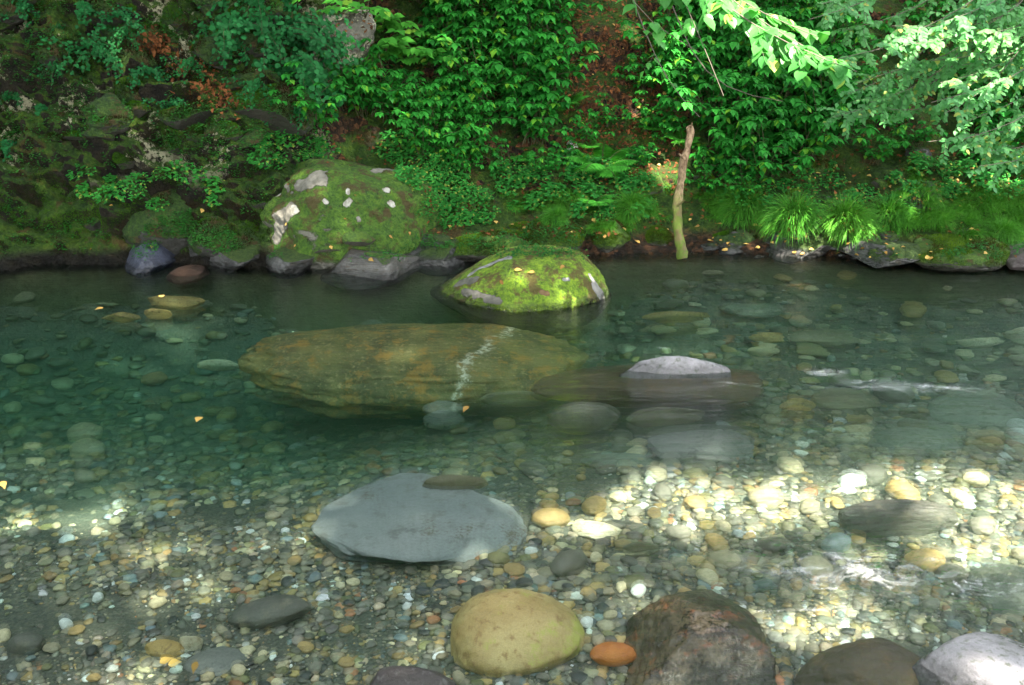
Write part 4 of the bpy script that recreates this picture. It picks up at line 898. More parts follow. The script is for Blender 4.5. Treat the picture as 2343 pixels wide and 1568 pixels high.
# grass as ground growth (stuff)
G = Acc()
def grass_area(poly, n, L, thin=.0015):
    xs0 = [p[0] for p in poly]; ys0 = [p[1] for p in poly]; k = 0
    while k < n:
        x, y = pr.uniform(min(xs0), max(xs0)), pr.uniform(min(ys0), max(ys0))
        if not in_poly(x, y, poly): continue
        p, _ = solid_hit(x, y)
        if p is None or p[2] < .06 or vnoise(np.array([p*2.6]), 15)[0] < -.25: continue
        c = int(pr.integers(50, 130)); k += c; r = pr.uniform(.02, .05); th = pr.uniform(0, 6.28, c); rr = r*np.sqrt(pr.random(c))
        O = p+np.stack([rr*np.cos(th), rr*np.sin(th), np.full(c, -.01)], 1); hd = pr.normal()*.3
        D = np.stack([np.cos(th)*.45+hd+pr.normal(size=c)*.12, np.sin(th)*.35-.55+pr.normal(size=c)*.12, np.full(c, .9)], 1)
        t0 = pr.uniform(0, .5); blades(G, O, D, L*pr.uniform(.6, 1.1)*pr.uniform(.5, 1.2, c), np.full(c, thin), pr.uniform(1.4, 3.2, c), np.clip(t0+pr.random(c)*.5, 0, .96))
grass_area([(1130, 440), (1300, 440), (1500, 450), (1530, 500), (1450, 525), (1330, 520), (1180, 500)], 5500, .14)
grass_area([(1590, 430), (1740, 440), (1740, 495), (1600, 510)], 3000, .14)
grass_area([(2020, 440), (2100, 430), (2342, 450), (2400, 540), (2280, 545), (2130, 530), (2060, 510)], 9500, .19)
grass_area([(2060, 380), (2360, 400), (2400, 460), (2100, 440)], 2000, .14)
link('grass', G.mesh('grass', L_grass), kind='stuff', label='fine drooping grass along the lower bank')
GC = Acc(); O, N_ = [], []; k = 0
while k < 26000:
    px, py = pr.uniform(-20, 2360), pr.uniform(0, 590)
    if px > 640 and py < 330: continue
    if on_big(px, py): continue
    p, nn_ = solid_hit(px, py)
    if p is None or p[2] < .10: continue
    m_ = vnoise(np.array([p*2.2]), 25)[0]+.6*vnoise(np.array([p*7]), 26)[0]
    if m_ < (-.05 if px < 640 else .0 if px < 1700 else .25): continue
    if nn_[2] < .15: continue
    c = 7; k += c; O.append(p[None]+pr.normal(size=(c, 3))*.014+nn_*.006)
O = np.concatenate(O); n = len(O); an = pr.uniform(0, 6.28, n)
add_leaves(GC, O, np.stack([np.cos(an), np.sin(an)-.3, pr.uniform(-.4, .5, n)], 1), pr.uniform(.008, .02, n), 'small', .9, up=(0, -.5, .9), rng=pr)
link('ground_cover', GC.mesh('ground_cover', leaf_mat('creeping_leaf', (.006, .05, .008), (.03, .16, .02), rough=.6, spec=.25)), kind='stuff', label='tiny creeping leaves and moss shoots over the shore rocks')
def fuzz_mesh(name, V, F, n, L, mat, nzmin=.15, thr=-.1, W=None, seed=1, ns=3.0, zmin=.04, up=.25, avoid=None):
    rg = np.random.default_rng(seed); A_, B_, C_ = V[F[:, 0]], V[F[:, 1]], V[F[:, 2]]; N = np.cross(B_-A_, C_-A_); ar = np.linalg.norm(N, axis=1); N = N/(ar[:, None]+1e-12)
    ok = (N[:, 2] > nzmin) & (A_[:, 2] > zmin)
    if W is not None: ok &= W
    pb = ar*ok
    if pb.sum() <= 0: return None
    i = rg.choice(len(F), n, p=pb/pb.sum()); u, v = rg.random(n), rg.random(n); f = u+v > 1; u[f], v[f] = 1-u[f], 1-v[f]
    P = A_[i]+(B_-A_)[i]*u[:, None]+(C_-A_)[i]*v[:, None]; Ni = N[i]
    m = fbm(P, ns, 4, seed)+.25*fbm(P, 14, 2, seed+3) > thr; P, Ni = P[m], Ni[m]; n = len(P)

    if n < 400: return None
    for (pA, pB, pR) in (avoid or []):
        ab = pB-pA; h_ = np.clip(((P-pA)@ab)/(ab@ab+1e-9), 0, 1); kk = np.linalg.norm(P-pA-h_[:, None]*ab, axis=1) > pR*1.05; P, Ni = P[kk], Ni[kk]
    n = len(P)
    D = Ni+rg.normal(size=(n, 3))*.45+np.array([0, -.1, up]); D /= np.linalg.norm(D, axis=1)[:, None]; S_ = np.cross(D, rg.normal(size=(n, 3))); S_ /= np.linalg.norm(S_, axis=1)[:, None]
    ln = L*rg.uniform(.5, 1.3, n)[:, None]; w_ = L*.22
    T_ = np.stack([P-S_*w_-Ni*.002, P+S_*w_-Ni*.002, P+D*ln], 1).reshape(-1, 3)
    tn = np.clip(.48+1.4*fbm(P, 5, 4, seed+9)+rg.normal(size=n)*.18, 0, 1)
    return mesh(name, T_, [np.arange(3*n).reshape(-1, 3)], mat, False, {'tint': ('FLOAT', np.repeat(tn, 3))})
def moss_mat(name, a, b, c_):
    t = NT(name); c = t.ramp(t.attr('tint'), [(.15, a), (.5, b), (.85, c_)])
    return t.done(t.n('ShaderNodeMixShader', {0: .25, 1: t.pbsdf(c, .85, spec=.15), 2: t.n('ShaderNodeBsdfTranslucent', {'Color': c})}))
MM = {'moss_over_grey_stone': (moss_mat('bright_moss_shoots', (.10, .065, .02), (.12, .21, .012), (.24, .36, .018)), 45000, .012, -.02),
      'moss_over_big_boulder': (moss_mat('olive_moss_shoots', (.065, .042, .012), (.055, .125, .008), (.13, .24, .013)), 40000, .014, -.02),
      'green_mossed_stone': (moss_mat('green_moss_shoots', (.06, .045, .012), (.05, .12, .010), (.12, .22, .015)), 9000, .014, -.15),
      'dark_mossed_stone': (moss_mat('deep_green_moss_shoots', (.026, .016, .004), (.012, .05, .003), (.05, .135, .006)), 9000, .015, -.15)}
for j, o_ in enumerate(list(COL.objects)):
    if o_.type == 'MESH' and o_.parent is None and o_.name.split('.')[0] in SOLID and o_.data.materials[0].name in MM:
        mt, nn_, L_, th_ = MM[o_.data.materials[0].name]; me_ = o_.data; c_ = np.empty(len(me_.vertices)*3, np.float32); me_.vertices.foreach_get('co', c_); W_ = np.array(o_.matrix_basis)
        f_ = np.empty(len(me_.polygons)*3, np.int32); me_.polygons.foreach_get('vertices', f_); Vw = c_.reshape(-1, 3)@W_[:3, :3].T+W_[:3, 3]
        fm_ = fuzz_mesh('moss', Vw, f_.reshape(-1, 3), nn_ if o_.name.split('.')[0] not in ('cliff_block', 'bank_stone') else 2500, L_, mt, thr=th_, seed=j+1, avoid=PATCH.get(o_.name))
        if fm_ is None: continue
        c2 = np.empty(len(fm_.vertices)*3, np.float32); fm_.vertices.foreach_get('co', c2); c2 = ((c2.reshape(-1, 3)-W_[:3, 3])@W_[:3, :3]).astype(np.float32); fm_.vertices.foreach_set('co', c2.ravel())
        link('moss', fm_, parent=o_)
bf_ = np.concatenate([q[:, :3], q[:, [0, 2, 3]]]); bc = BV[bf_[:, 0]]; inv = (np.abs(bc[:, 0]) < 5.6) & (bc[:, 2] < 2.3)
inv &= (bc[:, 0] < -.9) | (bc[:, 2] < .55) | (vnoise(bc*1.7, 66) > .25)
link('moss', fuzz_mesh('moss', BV, bf_, 260000, .016, MM['dark_mossed_stone'][0], nzmin=.05, thr=-.22, W=inv, seed=77, ns=1.8, zmin=.08), kind='stuff', label='deep green moss over the rocky bank')
# leaf litter on the slope (stuff) + countable yellow leaves
Lm = Acc(); O, N_ = [], []
while len(O) < 9000:
    px, py = (pr.uniform(1290, 1560), pr.uniform(-10, 400)) if pr.random() < .5 else (pr.uniform(740, 2342), pr.uniform(0, 540))
    if pr.random() < .12: t_ = pr.random(); px, py = 340+190*t_+pr.normal()*22, 90+150*t_+pr.normal()*14
    if on_big(px, py): continue
    p, n = solid_hit(px, py)
    if p is None or p[2] < .12: continue
    O.append(p+n*.004); N_.append(n)
O, N_ = np.array(O), np.array(N_); N_ *= np.sign(N_[:, 2:3]+1e-6); n = len(O)
D = np.cross(N_, pr.normal(size=(n, 3))); D += N_*pr.uniform(-.1, .35, n)[:, None]
for i in range(0, n, 1): pass
Xv, Yv, Zv = frame(D, (0, 0, 1)); 
add_leaves(Lm, O, D, pr.uniform(.02, .05, n), 'small', .6, up=(0, -.5, .8), rng=pr)
link('leaf_litter', Lm.mesh('leaf_litter', L_litter), kind='stuff', label='brown leaf litter on the slope')
fl = []
for i in range(5):
    a = Acc(); add_leaves(a, [(0, -.5, .05*i)], [(0, 1, .1*i-.1)], [1.0], 'oval', .5+.1*i, tint=np.array([.1+.21*i])); fl.append(a.mesh('fallen_leaf', L_dead))
def fallen(p, n, s_, label, group, name='fallen_leaf'):
    n = Vector(n); n = n if n.z > 0 else -n; n = (n+Vector((0, 0, .6))).normalized(); q = n.to_track_quat('Z', 'Y')
    o = link(name, fl[pr.integers(5)], Vector(p)+n*.008, label=label, cat='leaf', group=group, scale=(s_,)*3)
    o.rotation_mode = 'QUATERNION'; o.rotation_quaternion = q @ Vector((0, 0, 1)).rotation_difference(Vector((0, 0, 1))) @ Matrix.Rotation(pr.uniform(0, 6.28), 3, 'Z').to_quaternion()
    return o
cnt = 0
HITS = []
for i in range(460):
    u = pr.random()
    if u < .70: px, py = pr.uniform(1600, 2342), pr.uniform(380, 594)+0*pr.random()
    elif u < .84: px, py = pr.uniform(1000, 1700), pr.uniform(480, 575)
    elif u < .92: px, py = pr.uniform(1300, 1560), pr.uniform(40, 420)
    else: px, py = pr.uniform(20, 1000), pr.uniform(380, 600)
    p, n = solid_hit(px, py)
    if p is None or p[2] < .015: continue
    p, n = tuple(p), tuple(n)
    sd = 'right' if px > 1580 else 'left'
    if len(HITS) > 285: continue
    HITS.append((p, n, pr.uniform(.018, .045), f'small yellow fallen leaf on the far shore {sd} of the leaning stem', f'fallen leaves {sd} of the stem'))
for px, py, lab in [(1148, 648, 'amber leaf on the left nose of the mossy boulder'), (1185, 622, 'brown leaf on the mossy boulder'), (1215, 626, 'pale green leaf on the mossy boulder'), (1285, 613, 'yellow leaf near the crown of the mossy boulder'), (850, 597, 'pale green leaf on the slanting wet grey rock'), (1432, 838, 'whitish leaf on the pale dry rock top')]:
    p, n = solid_hit(px, py)
    if p is not None: HITS.append((tuple(p), tuple(n), .045, lab, None))
for h_ in HITS: fallen(*h_)
for px, py, lab in [(370, 683, 'orange leaf floating on the dark pool'), (228, 712, 'small yellow leaf floating on the dark pool'), (1065, 938, 'white leaf floating in front of the largest sunken boulder'), (1567, 598, 'pale leaf floating beside the foot of the leaning stem'), (8, 1112, 'orange leaf floating at the very side over the gravel'), (455, 966, 'thin orange leaf floating over the deep pool edge')]:
    p = at_z(px, py, .012); fallen(p, (0, 0, 1), .05, lab, None)
# wet leaf scraps at the near bottom corner
for px, py, tn, lab in [(385, 1548, 0, 'dark red wet leaf scrap by the low lilac grey stone'), (405, 1556, 1, 'green leaf scrap by the low lilac grey stone'), (450, 1560, 0, 'orange leaf scrap by the low lilac grey stone')]:
    p = on_bed(px, py); fallen(p+np.array([0, 0, .05]), (0, -.3, 1), .04, lab, None)
# ------------------------------------------------------------------ leaning stem
def interp_path(pts, n):
    pts = np.array(pts, float); s = np.r_[0, np.cumsum(np.linalg.norm(np.diff(pts, axis=0), axis=1))]; q = np.linspace(0, s[-1], n)
    P = np.stack([np.interp(q, s, pts[:, i]) for i in range(3)], 1)
    for _ in range(4): P[1:-1] = (P[:-2]+2*P[1:-1]+P[2:])/4
    return P
pts = [at_y(a, b, y) for a, b, y in [(1562, 592, 7.22), (1556, 560, 7.25), (1548, 520, 7.28), (1549, 470, 7.32), (1556, 420, 7.36), (1563, 375, 7.40), (1574, 335, 7.44), (1580, 300, 7.47), (1578, 290, 7.48)]]
pts = np.array(pts); tt = np.linspace(0, 8, 40); P = np.stack([np.interp(tt, range(9), pts[:, i]) for i in range(3)], 1)
for _ in range(3): P[1:-1] = (P[:-2]+2*P[1:-1]+P[2:])/4
V, Q = tube(P, np.interp(tt, [0, 4, 8], [.037, .030, .020])*(1+.12*np.sin(tt*5.1)*np.sin(tt*2.3+1)), 20)
V += fbm(V, 14, 3, 61)[:, None]*.018*np.array([1, 1, 0]); nV = len(V)
V = np.concatenate([V, P[-1:]+np.array([[0, 0, .012]])]); cap = np.array([[nV-20+i, nV-20+(i+1) % 20, nV] for i in range(20)])
for a_, b_, c_, r_ in [((1566, 365), (1552, 352), 7.38, .011), ((1551, 470), (1566, 458), 7.28, .010), ((1579, 296), (1583, 281), 7.47, .008)]:
    sV, sQ = tube(interp_path([at_y(*a_, c_), (at_y(*a_, c_)+at_y(*b_, c_-.03))/2, at_y(*b_, c_-.04)], 6), np.linspace(r_, r_*.5, 6), 8); Q = np.concatenate([Q, sQ+len(V)]); V = np.concatenate([V, sV])
t = NT('mossed_dead_stem_bark'); Po = t.pos(); z = t.sep(Po, 2); n1 = t.noise(12, Po, 5, .7); n2 = t.noise(60, t.n('ShaderNodeMapping', {'Vector': Po, 'Scale': (1, 1, .25)}), 4, .7)
bk = t.mix(t.map(n2, .35, .65), (.12, .07, .035), (.36, .25, .15)); ms = t.mix(t.map(n1, .42, .56), t.mix(n2, (.08, .055, .025), (.16, .14, .05)), t.mix(n2, (.035, .08, .006), (.14, .20, .015)))
bk = t.mix(t.map(t.math('ADD', z, t.math('MULTIPLY', t.math('SUBTRACT', n1, .5), .9)), .34, .60, 1, 0), bk, ms)
link('leaning_stem', mesh('leaning_stem', V, [Q, cap], t.done(t.pbsdf(bk, .8, t.bump(n2, .6, .01)))), label='bare leaning stem, pale bark above and moss below, at the far waterline', cat='tree stem')
# ------------------------------------------------------------------ trees
def tree_empty(name, loc, label, cat='tree', group=None):
    e = bpy.data.objects.new(name, None); COL.objects.link(e); e.location = loc; e['label'] = label; e['category'] = cat
    if group: e['group'] = group
    return e
def rel(P, e): return np.asarray(P)-np.array(e.location)
def bough(e, pts, r0, r1, tw_n, tw_len, lsz, kind, lmat, dens, droop=.35, spread=1.0, flat=.25, hang=-.35):
    st, lf = Acc(), Acc(); P = interp_path(pts, 26); V, Q = tube(rel(P, e), np.linspace(r0, r1, len(P)), 7); st.add(V, Q); T = np.gradient(P, axis=0)
    for k in range(tw_n):
        u = pr.uniform(.15, 1); i = int(u*(len(P)-1)); Tn = T[i]/np.linalg.norm(T[i]); sd = np.cross(Tn, (0, 0, 1)); sd /= np.linalg.norm(sd)+1e-6
        d = Tn*.9+sd*pr.choice([-1, 1])*pr.uniform(.2, 1)*spread+np.array([0, 0, pr.uniform(-.3, .25)])
        tp = curve(P[i], d, tw_len*pr.uniform(.4, 1.15)*(1.15-.5*u), droop, 8, .13); V, Q = tube(rel(tp, e), np.linspace(min(r1*.7, .0016), .0008, 8), 4); st.add(V, Q)
        m = max(3, int(dens*tw_len)); tt = np.linspace(.12, 1, m)*(len(tp)-1); ii = tt.astype(int).clip(0, len(tp)-2); f = (tt-ii)[:, None]; O = tp[ii]*(1-f)+tp[ii+1]*f
        tg = (tp[ii+1]-tp[ii]); tg /= np.linalg.norm(tg, axis=1)[:, None]; s2 = np.cross(tg, np.array([0, 0, 1.])); s2 /= np.linalg.norm(s2, axis=1)[:, None]+1e-6
        sg = np.where(np.arange(m) % 2 == 0, 1, -1)[:, None]
        D = s2*sg*.9+tg*pr.uniform(.2, 1, (m, 1))+np.stack([pr.normal(size=m)*.3, pr.normal(size=m)*.3, hang+pr.normal(size=m)*.35], 1)
        add_leaves(lf, rel(O, e), D, lsz*pr.uniform(.65, 1.15, m), kind, .78, up=(0, -flat, 1), rng=pr)
    link('bough', st.mesh('bough', W_twig), parent=e); link('leaves', lf.mesh('leaves', lmat), parent=e)
def trunk(e, pts, r0, r1, mat=W_bark):
    P = interp_path(pts, 24); V, Q = tube(rel(P, e), np.linspace(r0, r1, 24), 14); V = V+fbm(V, 6, 3, 7)[:, None]*.02*r0/.15
    link('trunk', mesh('trunk', V, [Q], mat), parent=e)
# near big-leaved tree: limb reaching down into the picture
e1 = tree_empty('hazel_tree', (1.6, 10.6, 3.0), 'tree whose large pale green leaves hang into the top of the view')
top = (1.3, 8.4, 3.6)
trunk(e1, [(1.6, 10.6, 2.8), (1.5, 9.9, 3.6), top], .09, .05)
D1 = 5.2
bough(e1, [top, at_dist(1500, -160, 6.0), at_dist(1640, 10, D1), at_dist(1760, 95, D1), at_dist(1860, 125, D1), at_dist(1960, 165, D1-.1)], .012, .002, 80, .26, .066, 'round', L_tree, 42, hang=-.6)
bough(e1, [top, at_dist(1540, -160, 6.0), at_dist(1660, 0, D1+.2), at_dist(1760, 40, D1+.2), at_dist(1870, 85, D1)], .012, .002, 75, .26, .066, 'round', L_tree, 42, hang=-.6)
bough(e1, [top, at_dist(1520, -100, 6.0), at_dist(1590, 60, D1), at_dist(1630, 150, D1), at_dist(1655, 220, D1)], .008, .0015, 20, .15, .08, 'round', L_tree, 34, hang=-.7)
bough(e1, [top, at_dist(1400, -160, 6.0), at_dist(1440, 40, D1+.3), at_dist(1540, 90, D1+.2), at_dist(1600, 120, D1+.2)], .006, .0015, 16, .18, .08, 'oval', L_tree, 28, hang=-.5)
bough(e1, [top, at_dist(1480, -120, 6.2), at_dist(1560, 60, 5.8), at_dist(1590, 180, 5.6), at_dist(1700, 240, 5.5), at_dist(1790, 232, 5.4)], .010, .0016, 3, .25, .05, 'oval', L_tree, 5)
bough(e1, [top, at_dist(1400, -120, 6.2), at_dist(1470, 60, 6.0), at_dist(1510, 160, 5.9), at_dist(1540, 240, 5.8), at_dist(1600, 268, 5.8)], .010, .0016, 4, .25, .05, 'oval', L_tree, 6)
bough(e1, [top, at_dist(1520, -160, 6.0), at_dist(1650, -10, D1+.1), at_dist(1740, 60, D1+.1), at_dist(1830, 100, D1), at_dist(1900, 140, D1)], .012, .002, 75, .28, .066, 'round', L_tree, 42, hang=-.6)
# small-leaved tree at the right: layered flat sprays
e2 = tree_empty('beech_tree', (6.2, 9.6, 1.6), 'tree with layered sprays of small pale leaves filling the upper right')
t2 = (5.2, 8.6, 3.4)
trunk(e2, [(6.2, 9.6, 1.4), (6.0, 9.3, 2.4), t2], .12, .07)
SP = [((2100, -60), (1980, 10), (1850, 45)), ((2200, -40), (2060, 40), (1930, 70)), ((2250, 0), (2100, 70), (1990, 120)), ((2342, 20), (2200, 90), (2060, 105)), ((2380, 60), (2250, 130), (2130, 140)), ((2380, 110), (2260, 165), (2150, 190)),
      ((2150, 90), (2010, 110), (1900, 140)), ((2200, 130), (2080, 150), (1960, 190)), ((2380, 160), (2260, 200), (2130, 235)), ((2400, 200), (2290, 250), (2190, 285)), ((2400, 250), (2300, 290), (2200, 320)), ((2400, 290), (2280, 305), (2120, 325)),
      ((2420, 330), (2330, 340), (2210, 350)), ((2160, 170), (2060, 215), (1990, 235)), ((2240, 200), (2120, 260), (2030, 250)), ((2100, 140), (2010, 190), (1940, 215)), ((2342, -30), (2250, 20), (2160, 50)), ((2420, 30), (2342, 60), (2250, 80)),
      ((2050, -60), (1960, -10), (1880, 10)), ((2330, 130), (2230, 230), (2160, 260)), ((2150, 200), (2010, 240), (1900, 270)), ((2400, 80), (2320, 130), (2200, 150)), ((2400, 360), (2330, 370), (2240, 380)), ((2300, 60), (2180, 60), (2040, 60))]
for i, (a, b, c_) in enumerate(SP):
    dd = 7.0+.9*pr.random(); A, B, C_ = at_dist(*a, dd+.4), at_dist(*b, dd+.1), at_dist(*c_, dd-.3)
    bough(e2, [t2, (np.array(t2)+A)/2+np.array([0, 0, .25]), A, B, C_], .008, .0015, 64, .32, .036, 'round', L_beech, 46, droop=.5, spread=1.1, hang=-.25, flat=.6)
# ------------------------------------------------------------------ unseen trees added for light: overhead dapples, cliff and rear shade, slope reflections
SPOTS = [  # sunlit spots: reading px, py, height, radius x, radius y (m)
    (1740, 1150, -.1, .34, .13), (2180, 1190, -.1, .16, .06), (2290, 1215, -.1, .2, .07), (2150, 1150, -.1, .2, .06), (2250, 1270, -.1, .12, .06), (1620, 1110, -.1, .14, .06), (1920, 1110, -.1, .14, .04), (1560, 1200, -.1, .12, .03), (1340, 1200, -.1, .12, .03), (1560, 1130, -.1, .2, .08), (2100, 1130, -.1, .3, .08), (2280, 1150, -.1, .25, .10), (2330, 1250, -.1, .12, .08), (1830, 1130, -.1, .2, .08), (1400, 1165, -.1, .14, .05), (1800, 1400, -.05, .12, .05), (1600, 1165, -.1, .16, .07), (1500, 1110, -.1, .14, .07), (2060, 1085, -.1, .26, .06), (2190, 1130, -.1, .28, .09), (2290, 1190, -.1, .18, .10), (2280, 1265, -.1, .13, .07), (1380, 1185, -.1, .10, .05), (1225, 1175, -.1, .05, .02),
    (1650, 1030, -.1, .05, .02), (1900, 1385, 0, .26, .05), (1960, 1360, 0, .16, .05), (2235, 1530, .1, .05, .03), (1950, 1090, -.1, .10, .04), (1460, 1360, -.1, .06, .03), (1080, 1022, -.1, .03, .01),
    (170, 1130, -.1, .14, .06), (60, 1150, -.1, .08, .05), (415, 712, -.12, .15, .05), (290, 752, -.12, .12, .03), (765, 1190, -.05, .02, .006),
    (1335, 612, .27, .10, .06), (1850, 1165, -.1, .2, .05), (2130, 1110, -.1, .2, .06), (2320, 1110, -.1, .12, .05), (1450, 1140, -.1, .12, .05), (1310, 1190, -.1, .08, .03), (2230, 1210, -.1, .12, .04), (1690, 1180, -.1, .2, .04), (2000, 1240, -.05, .1, .03),
    (2030, 490, .4, .08, .07), (2060, 470, .5, .06, .05), (1558, 395, .75, .03, .08), (1495, 360, .9, .06, .05), (1500, 400, .8, .05, .05), (2230, 405, .9, .22, .08), (1480, 240, 1.2, .07, .12), (1150, 548, .15, .07, .02),
    (1800, 90, 1.3, .35, .07), (1900, 140, 1.2, .35, .07), (2200, 200, 1.2, .25, .06), (2080, 170, 1.3, .12, .05), (2280, 320, .9, .18, .06), (1970, 240, 1.0, .08, .04), (1700, 30, 1.5, .2, .1)]
def proj0(T): return np.asarray(T)-SUND*(np.asarray(T)[..., 2:3]/SUND[2])
SQ = []
for px, py, z, rx, ry in SPOTS:
    if z > .35:
        tr = at_dist(px, py, 5.2 if px < 1990 and py < 200 else 7.2) if z > .9 and px > 1690 else (hit(px, py)[0])
        T = tr
    else: T = at_z(px, py, z)
    q = proj0(T); SQ.append((q[0], q[1], rx, ry/ (1 if z < .35 else .8)))
SQ = np.array(SQ)
def lit_mask(x, y):
    w_ = vnoise(np.stack([x*3.1, y*3.1, x*0], 1), 5)*.75+vnoise(np.stack([x*8, y*8, x*0+4], 1), 6)*.6; m = np.zeros(len(x), bool)
    for a_, b_, rx, ry in SQ:
        m |= (((x-a_)/((rx*1.45+.03)))**2+((y-b_)/(ry*2.1+.03))**2) < 1+w_
    return m
n = 60000
z = pr.uniform(11.5, 15.5, n); gx_, gy_ = pr.uniform(-9, 9, n), pr.uniform(.5, 12.5, n)
k = ~lit_mask(gx_, gy_); gx_, gy_, z = gx_[k], gy_[k], z[k]  # crown leaves left out wherever a sun patch is wanted below
O = np.stack([gx_, gy_, z*0], 1)+SUND[None]*(z/SUND[2])[:, None]; n = len(O)
cx_ = O[:, 0]; own = np.digitize(cx_, [3.5, 9.5]) 
for j, (bx_, by_) in enumerate([(1.5, -8.0), (7.5, -9.5), (13.0, -8.0)]):
    e = tree_empty('tall_tree', (bx_, by_, .6), ['tall tree on the near bank, leftmost of three that shade the stream', 'middle tall tree on the near bank shading the stream', 'rightmost tall tree on the near bank shading the stream'][j], group='tall trees on the near bank')
    trunk(e, [(bx_, by_, .3), (bx_+.1, by_+.2, 6), (bx_, by_+.8, 12), (bx_-.2, by_+1.5, 15)], .26, .08)
    for b in range(6):
        a = pr.uniform(0, 6.28); P0 = np.array([bx_, by_+.7, pr.uniform(9, 12)]); P1 = P0+np.array([math.cos(a)*3, math.sin(a)*4+1, pr.uniform(1.5, 3)])
        V, Q = tube(rel(interp_path([P0, (P0+P1)/2+np.array([0, 0, -.3]), P1], 10), e), np.linspace(.08, .02, 10), 6); link('limb', mesh('limb', V, [Q], W_bark), parent=e)
    m = own == j; lf = Acc(); nn = int(m.sum()); an = pr.uniform(0, 6.28, nn)
    D = np.stack([np.cos(an), np.sin(an), pr.uniform(-.4, .2, nn)], 1); add_leaves(lf, rel(O[m]-D*.09, e), D, pr.uniform(.14, .22, nn), 'small', .85, up=tuple(SUND+np.array([0, 0, .3])), rng=pr)
    link('crown', lf.mesh('crown', L_can), parent=e)
def add_screen_tree(x, y, z0, H, rad, seed, label, grp='trees up the far slope', ls=1.0):
    e = tree_empty('slope_tree' if 'far' in grp else 'bank_tree', (x, y, z0), label, group=grp); rg = np.random.default_rng(seed)
    trunk(e, [(x, y, z0-.3), (x+.1, y, z0+H*.5), (x, y-.3, z0+H)], .16, .04)
    lf = Acc(); nb = 46; c = rg.normal(size=(nb, 3)); c /= np.linalg.norm(c, axis=1)[:, None]; c *= rg.random((nb, 1))**.4; C0 = np.array([0, -.9 if 'cliff' in label else -.3, H*.72])+c*np.array([rad, rad*(1.3 if 'cliff' in label else 1), H*.36])
    C0[:, 2] = np.maximum(C0[:, 2], 2.9-z0)
    O = (C0[:, None]+rg.normal(size=(nb, 70, 3))*.33*ls).reshape(-1, 3); nn = len(O); an = rg.uniform(0, 6.28, nn)
    D = np.stack([np.cos(an), np.sin(an), rg.uniform(-.6, .1, nn)], 1); add_leaves(lf, O, D, rg.uniform(.10, .18, nn)*ls, 'small', .75, rng=rg)
    link('crown', lf.mesh('crown', L_shrub), parent=e)
for j, (x, y, z0, H, rad) in enumerate([(-4.6, 8.8, 2.3, 3.2, 1.7), (-2.2, 9.2, 2.3, 3.0, 1.3), (-6.4, 9.6, 2.6, 4.0, 1.9), (-3.6, 9.8, 2.8, 3.6, 1.6), (-7.6, 6.6, 1.0, 4.6, 1.6), (-8.6, 3.0, .6, 6.0, 2.0), (-7.5, -3.5, .8, 6.0, 2.4), (-3.5, -7.5, 1.0, 6.0, 2.4)]):  # added out of view to keep the left bank in shade
    add_screen_tree(x, y, z0, H, rad, 900+j, 'low leafy tree leaning over the dark cliff above the view')
for j, (x, z, H, rad) in enumerate([(-7.5, 3.2, 5, 1.8), (-5, 2.6, 4.5, 1.7), (-2.8, 3.0, 4.6, 1.6), (-.8, 3.2, 4.2, 1.4), (1.4, 3.2, 4.6, 1.6), (3.2, 3.3, 4.4, 1.5), (9.5, 4.0, 5, 2), (-6.5, 5.5, 5, 2), (-3.2, 6.0, 5, 2), (10.5, 4.6, 5, 2), (-1.0, 4.4, 5.5, 1.9), (2.4, 4.2, 5.5, 1.9), (5.4, 3.6, 5, 1.6)]):  # added above the view so the water mirrors foliage instead of bright sky
    y = float(shore(x)+prof(np.array([x]), np.array([z]))[0]); add_screen_tree(x, y, z-.2, H, rad, 800+j, 'leafy tree rooted up the far slope above the view', ls=1.7)
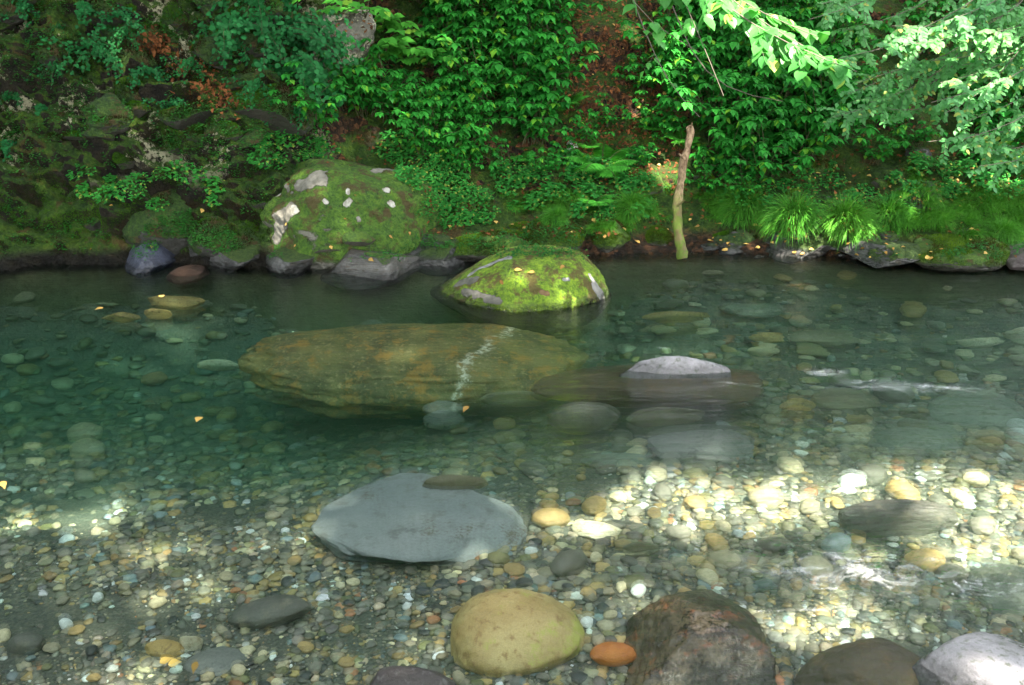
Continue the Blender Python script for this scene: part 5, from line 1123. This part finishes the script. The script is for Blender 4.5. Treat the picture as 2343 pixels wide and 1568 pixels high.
for j, (x, y, H, rad) in enumerate([(-13, -5, 9, 3), (-9.5, -8.5, 10, 3), (-5.5, -11, 10, 3), (-1, -12, 10, 3), (4, -12.5, 10, 3), (9, -11.5, 9, 3), (13.5, -8, 9, 3), (14, -2.5, 8, 2.8), (-13, 1, 8, 2.8)]):  # added behind the camera to cut low light and deepen contrast
    add_screen_tree(x, y, 1.2, H, rad, 950+j, 'leafy tree of the near bank wood behind the viewer', 'wood on the near bank', 1.9)
# ------------------------------------------------------------------ camera, light, render
cd = bpy.data.cameras.new('camera'); cam = bpy.data.objects.new('camera', cd); COL.objects.link(cam)
cam.location = (0, 0, CH); cam.rotation_euler = (math.pi/2-PITCH, 0, 0)
cd.sensor_width = 23.6; cd.sensor_fit = 'HORIZONTAL'; cd.lens = 24.0; cd.clip_start = .05; cd.clip_end = 500
S.camera = cam
w = bpy.data.worlds.new('World'); S.world = w; w.use_nodes = True
nt = w.node_tree; bg = nt.nodes['Background']; sky = nt.nodes.new('ShaderNodeTexSky'); sky.sky_type = 'NISHITA'; sky.sun_disc = False
sky.sun_elevation = SUN_EL; sky.sun_rotation = SUN_AZ; sky.air_density = 1.0; sky.dust_density = 2.0; sky.ozone_density = 1
hz_ = nt.nodes.new('ShaderNodeHueSaturation'); hz_.inputs['Saturation'].default_value = .22; nt.links.new(sky.outputs[0], hz_.inputs['Color'])
nt.links.new(hz_.outputs[0], bg.inputs[0]); bg.inputs[1].default_value = SKY_STR
sl = bpy.data.lights.new('sun', 'SUN'); sl.energy = SUN_E; sl.angle = R(.53); sl.color = (1, .91, .77)
so = bpy.data.objects.new('sun', sl); COL.objects.link(so)
so.rotation_euler = Vector(SUND).to_track_quat('Z', 'Y').to_euler(); so.location = (0, 0, 20)
S.view_settings.view_transform = 'Standard'; S.view_settings.look = 'None'; S.view_settings.exposure = EXPO; S.view_settings.gamma = 1
cy = S.cycles; cy.use_denoising = True; cy.max_bounces = 9; cy.diffuse_bounces = 3; cy.glossy_bounces = 3; cy.transmission_bounces = 6; cy.transparent_max_bounces = 16; cy.volume_bounces = 1
cy.sample_clamp_indirect = 6; cy.sample_clamp_direct = 0
cy.blur_glossy = .5
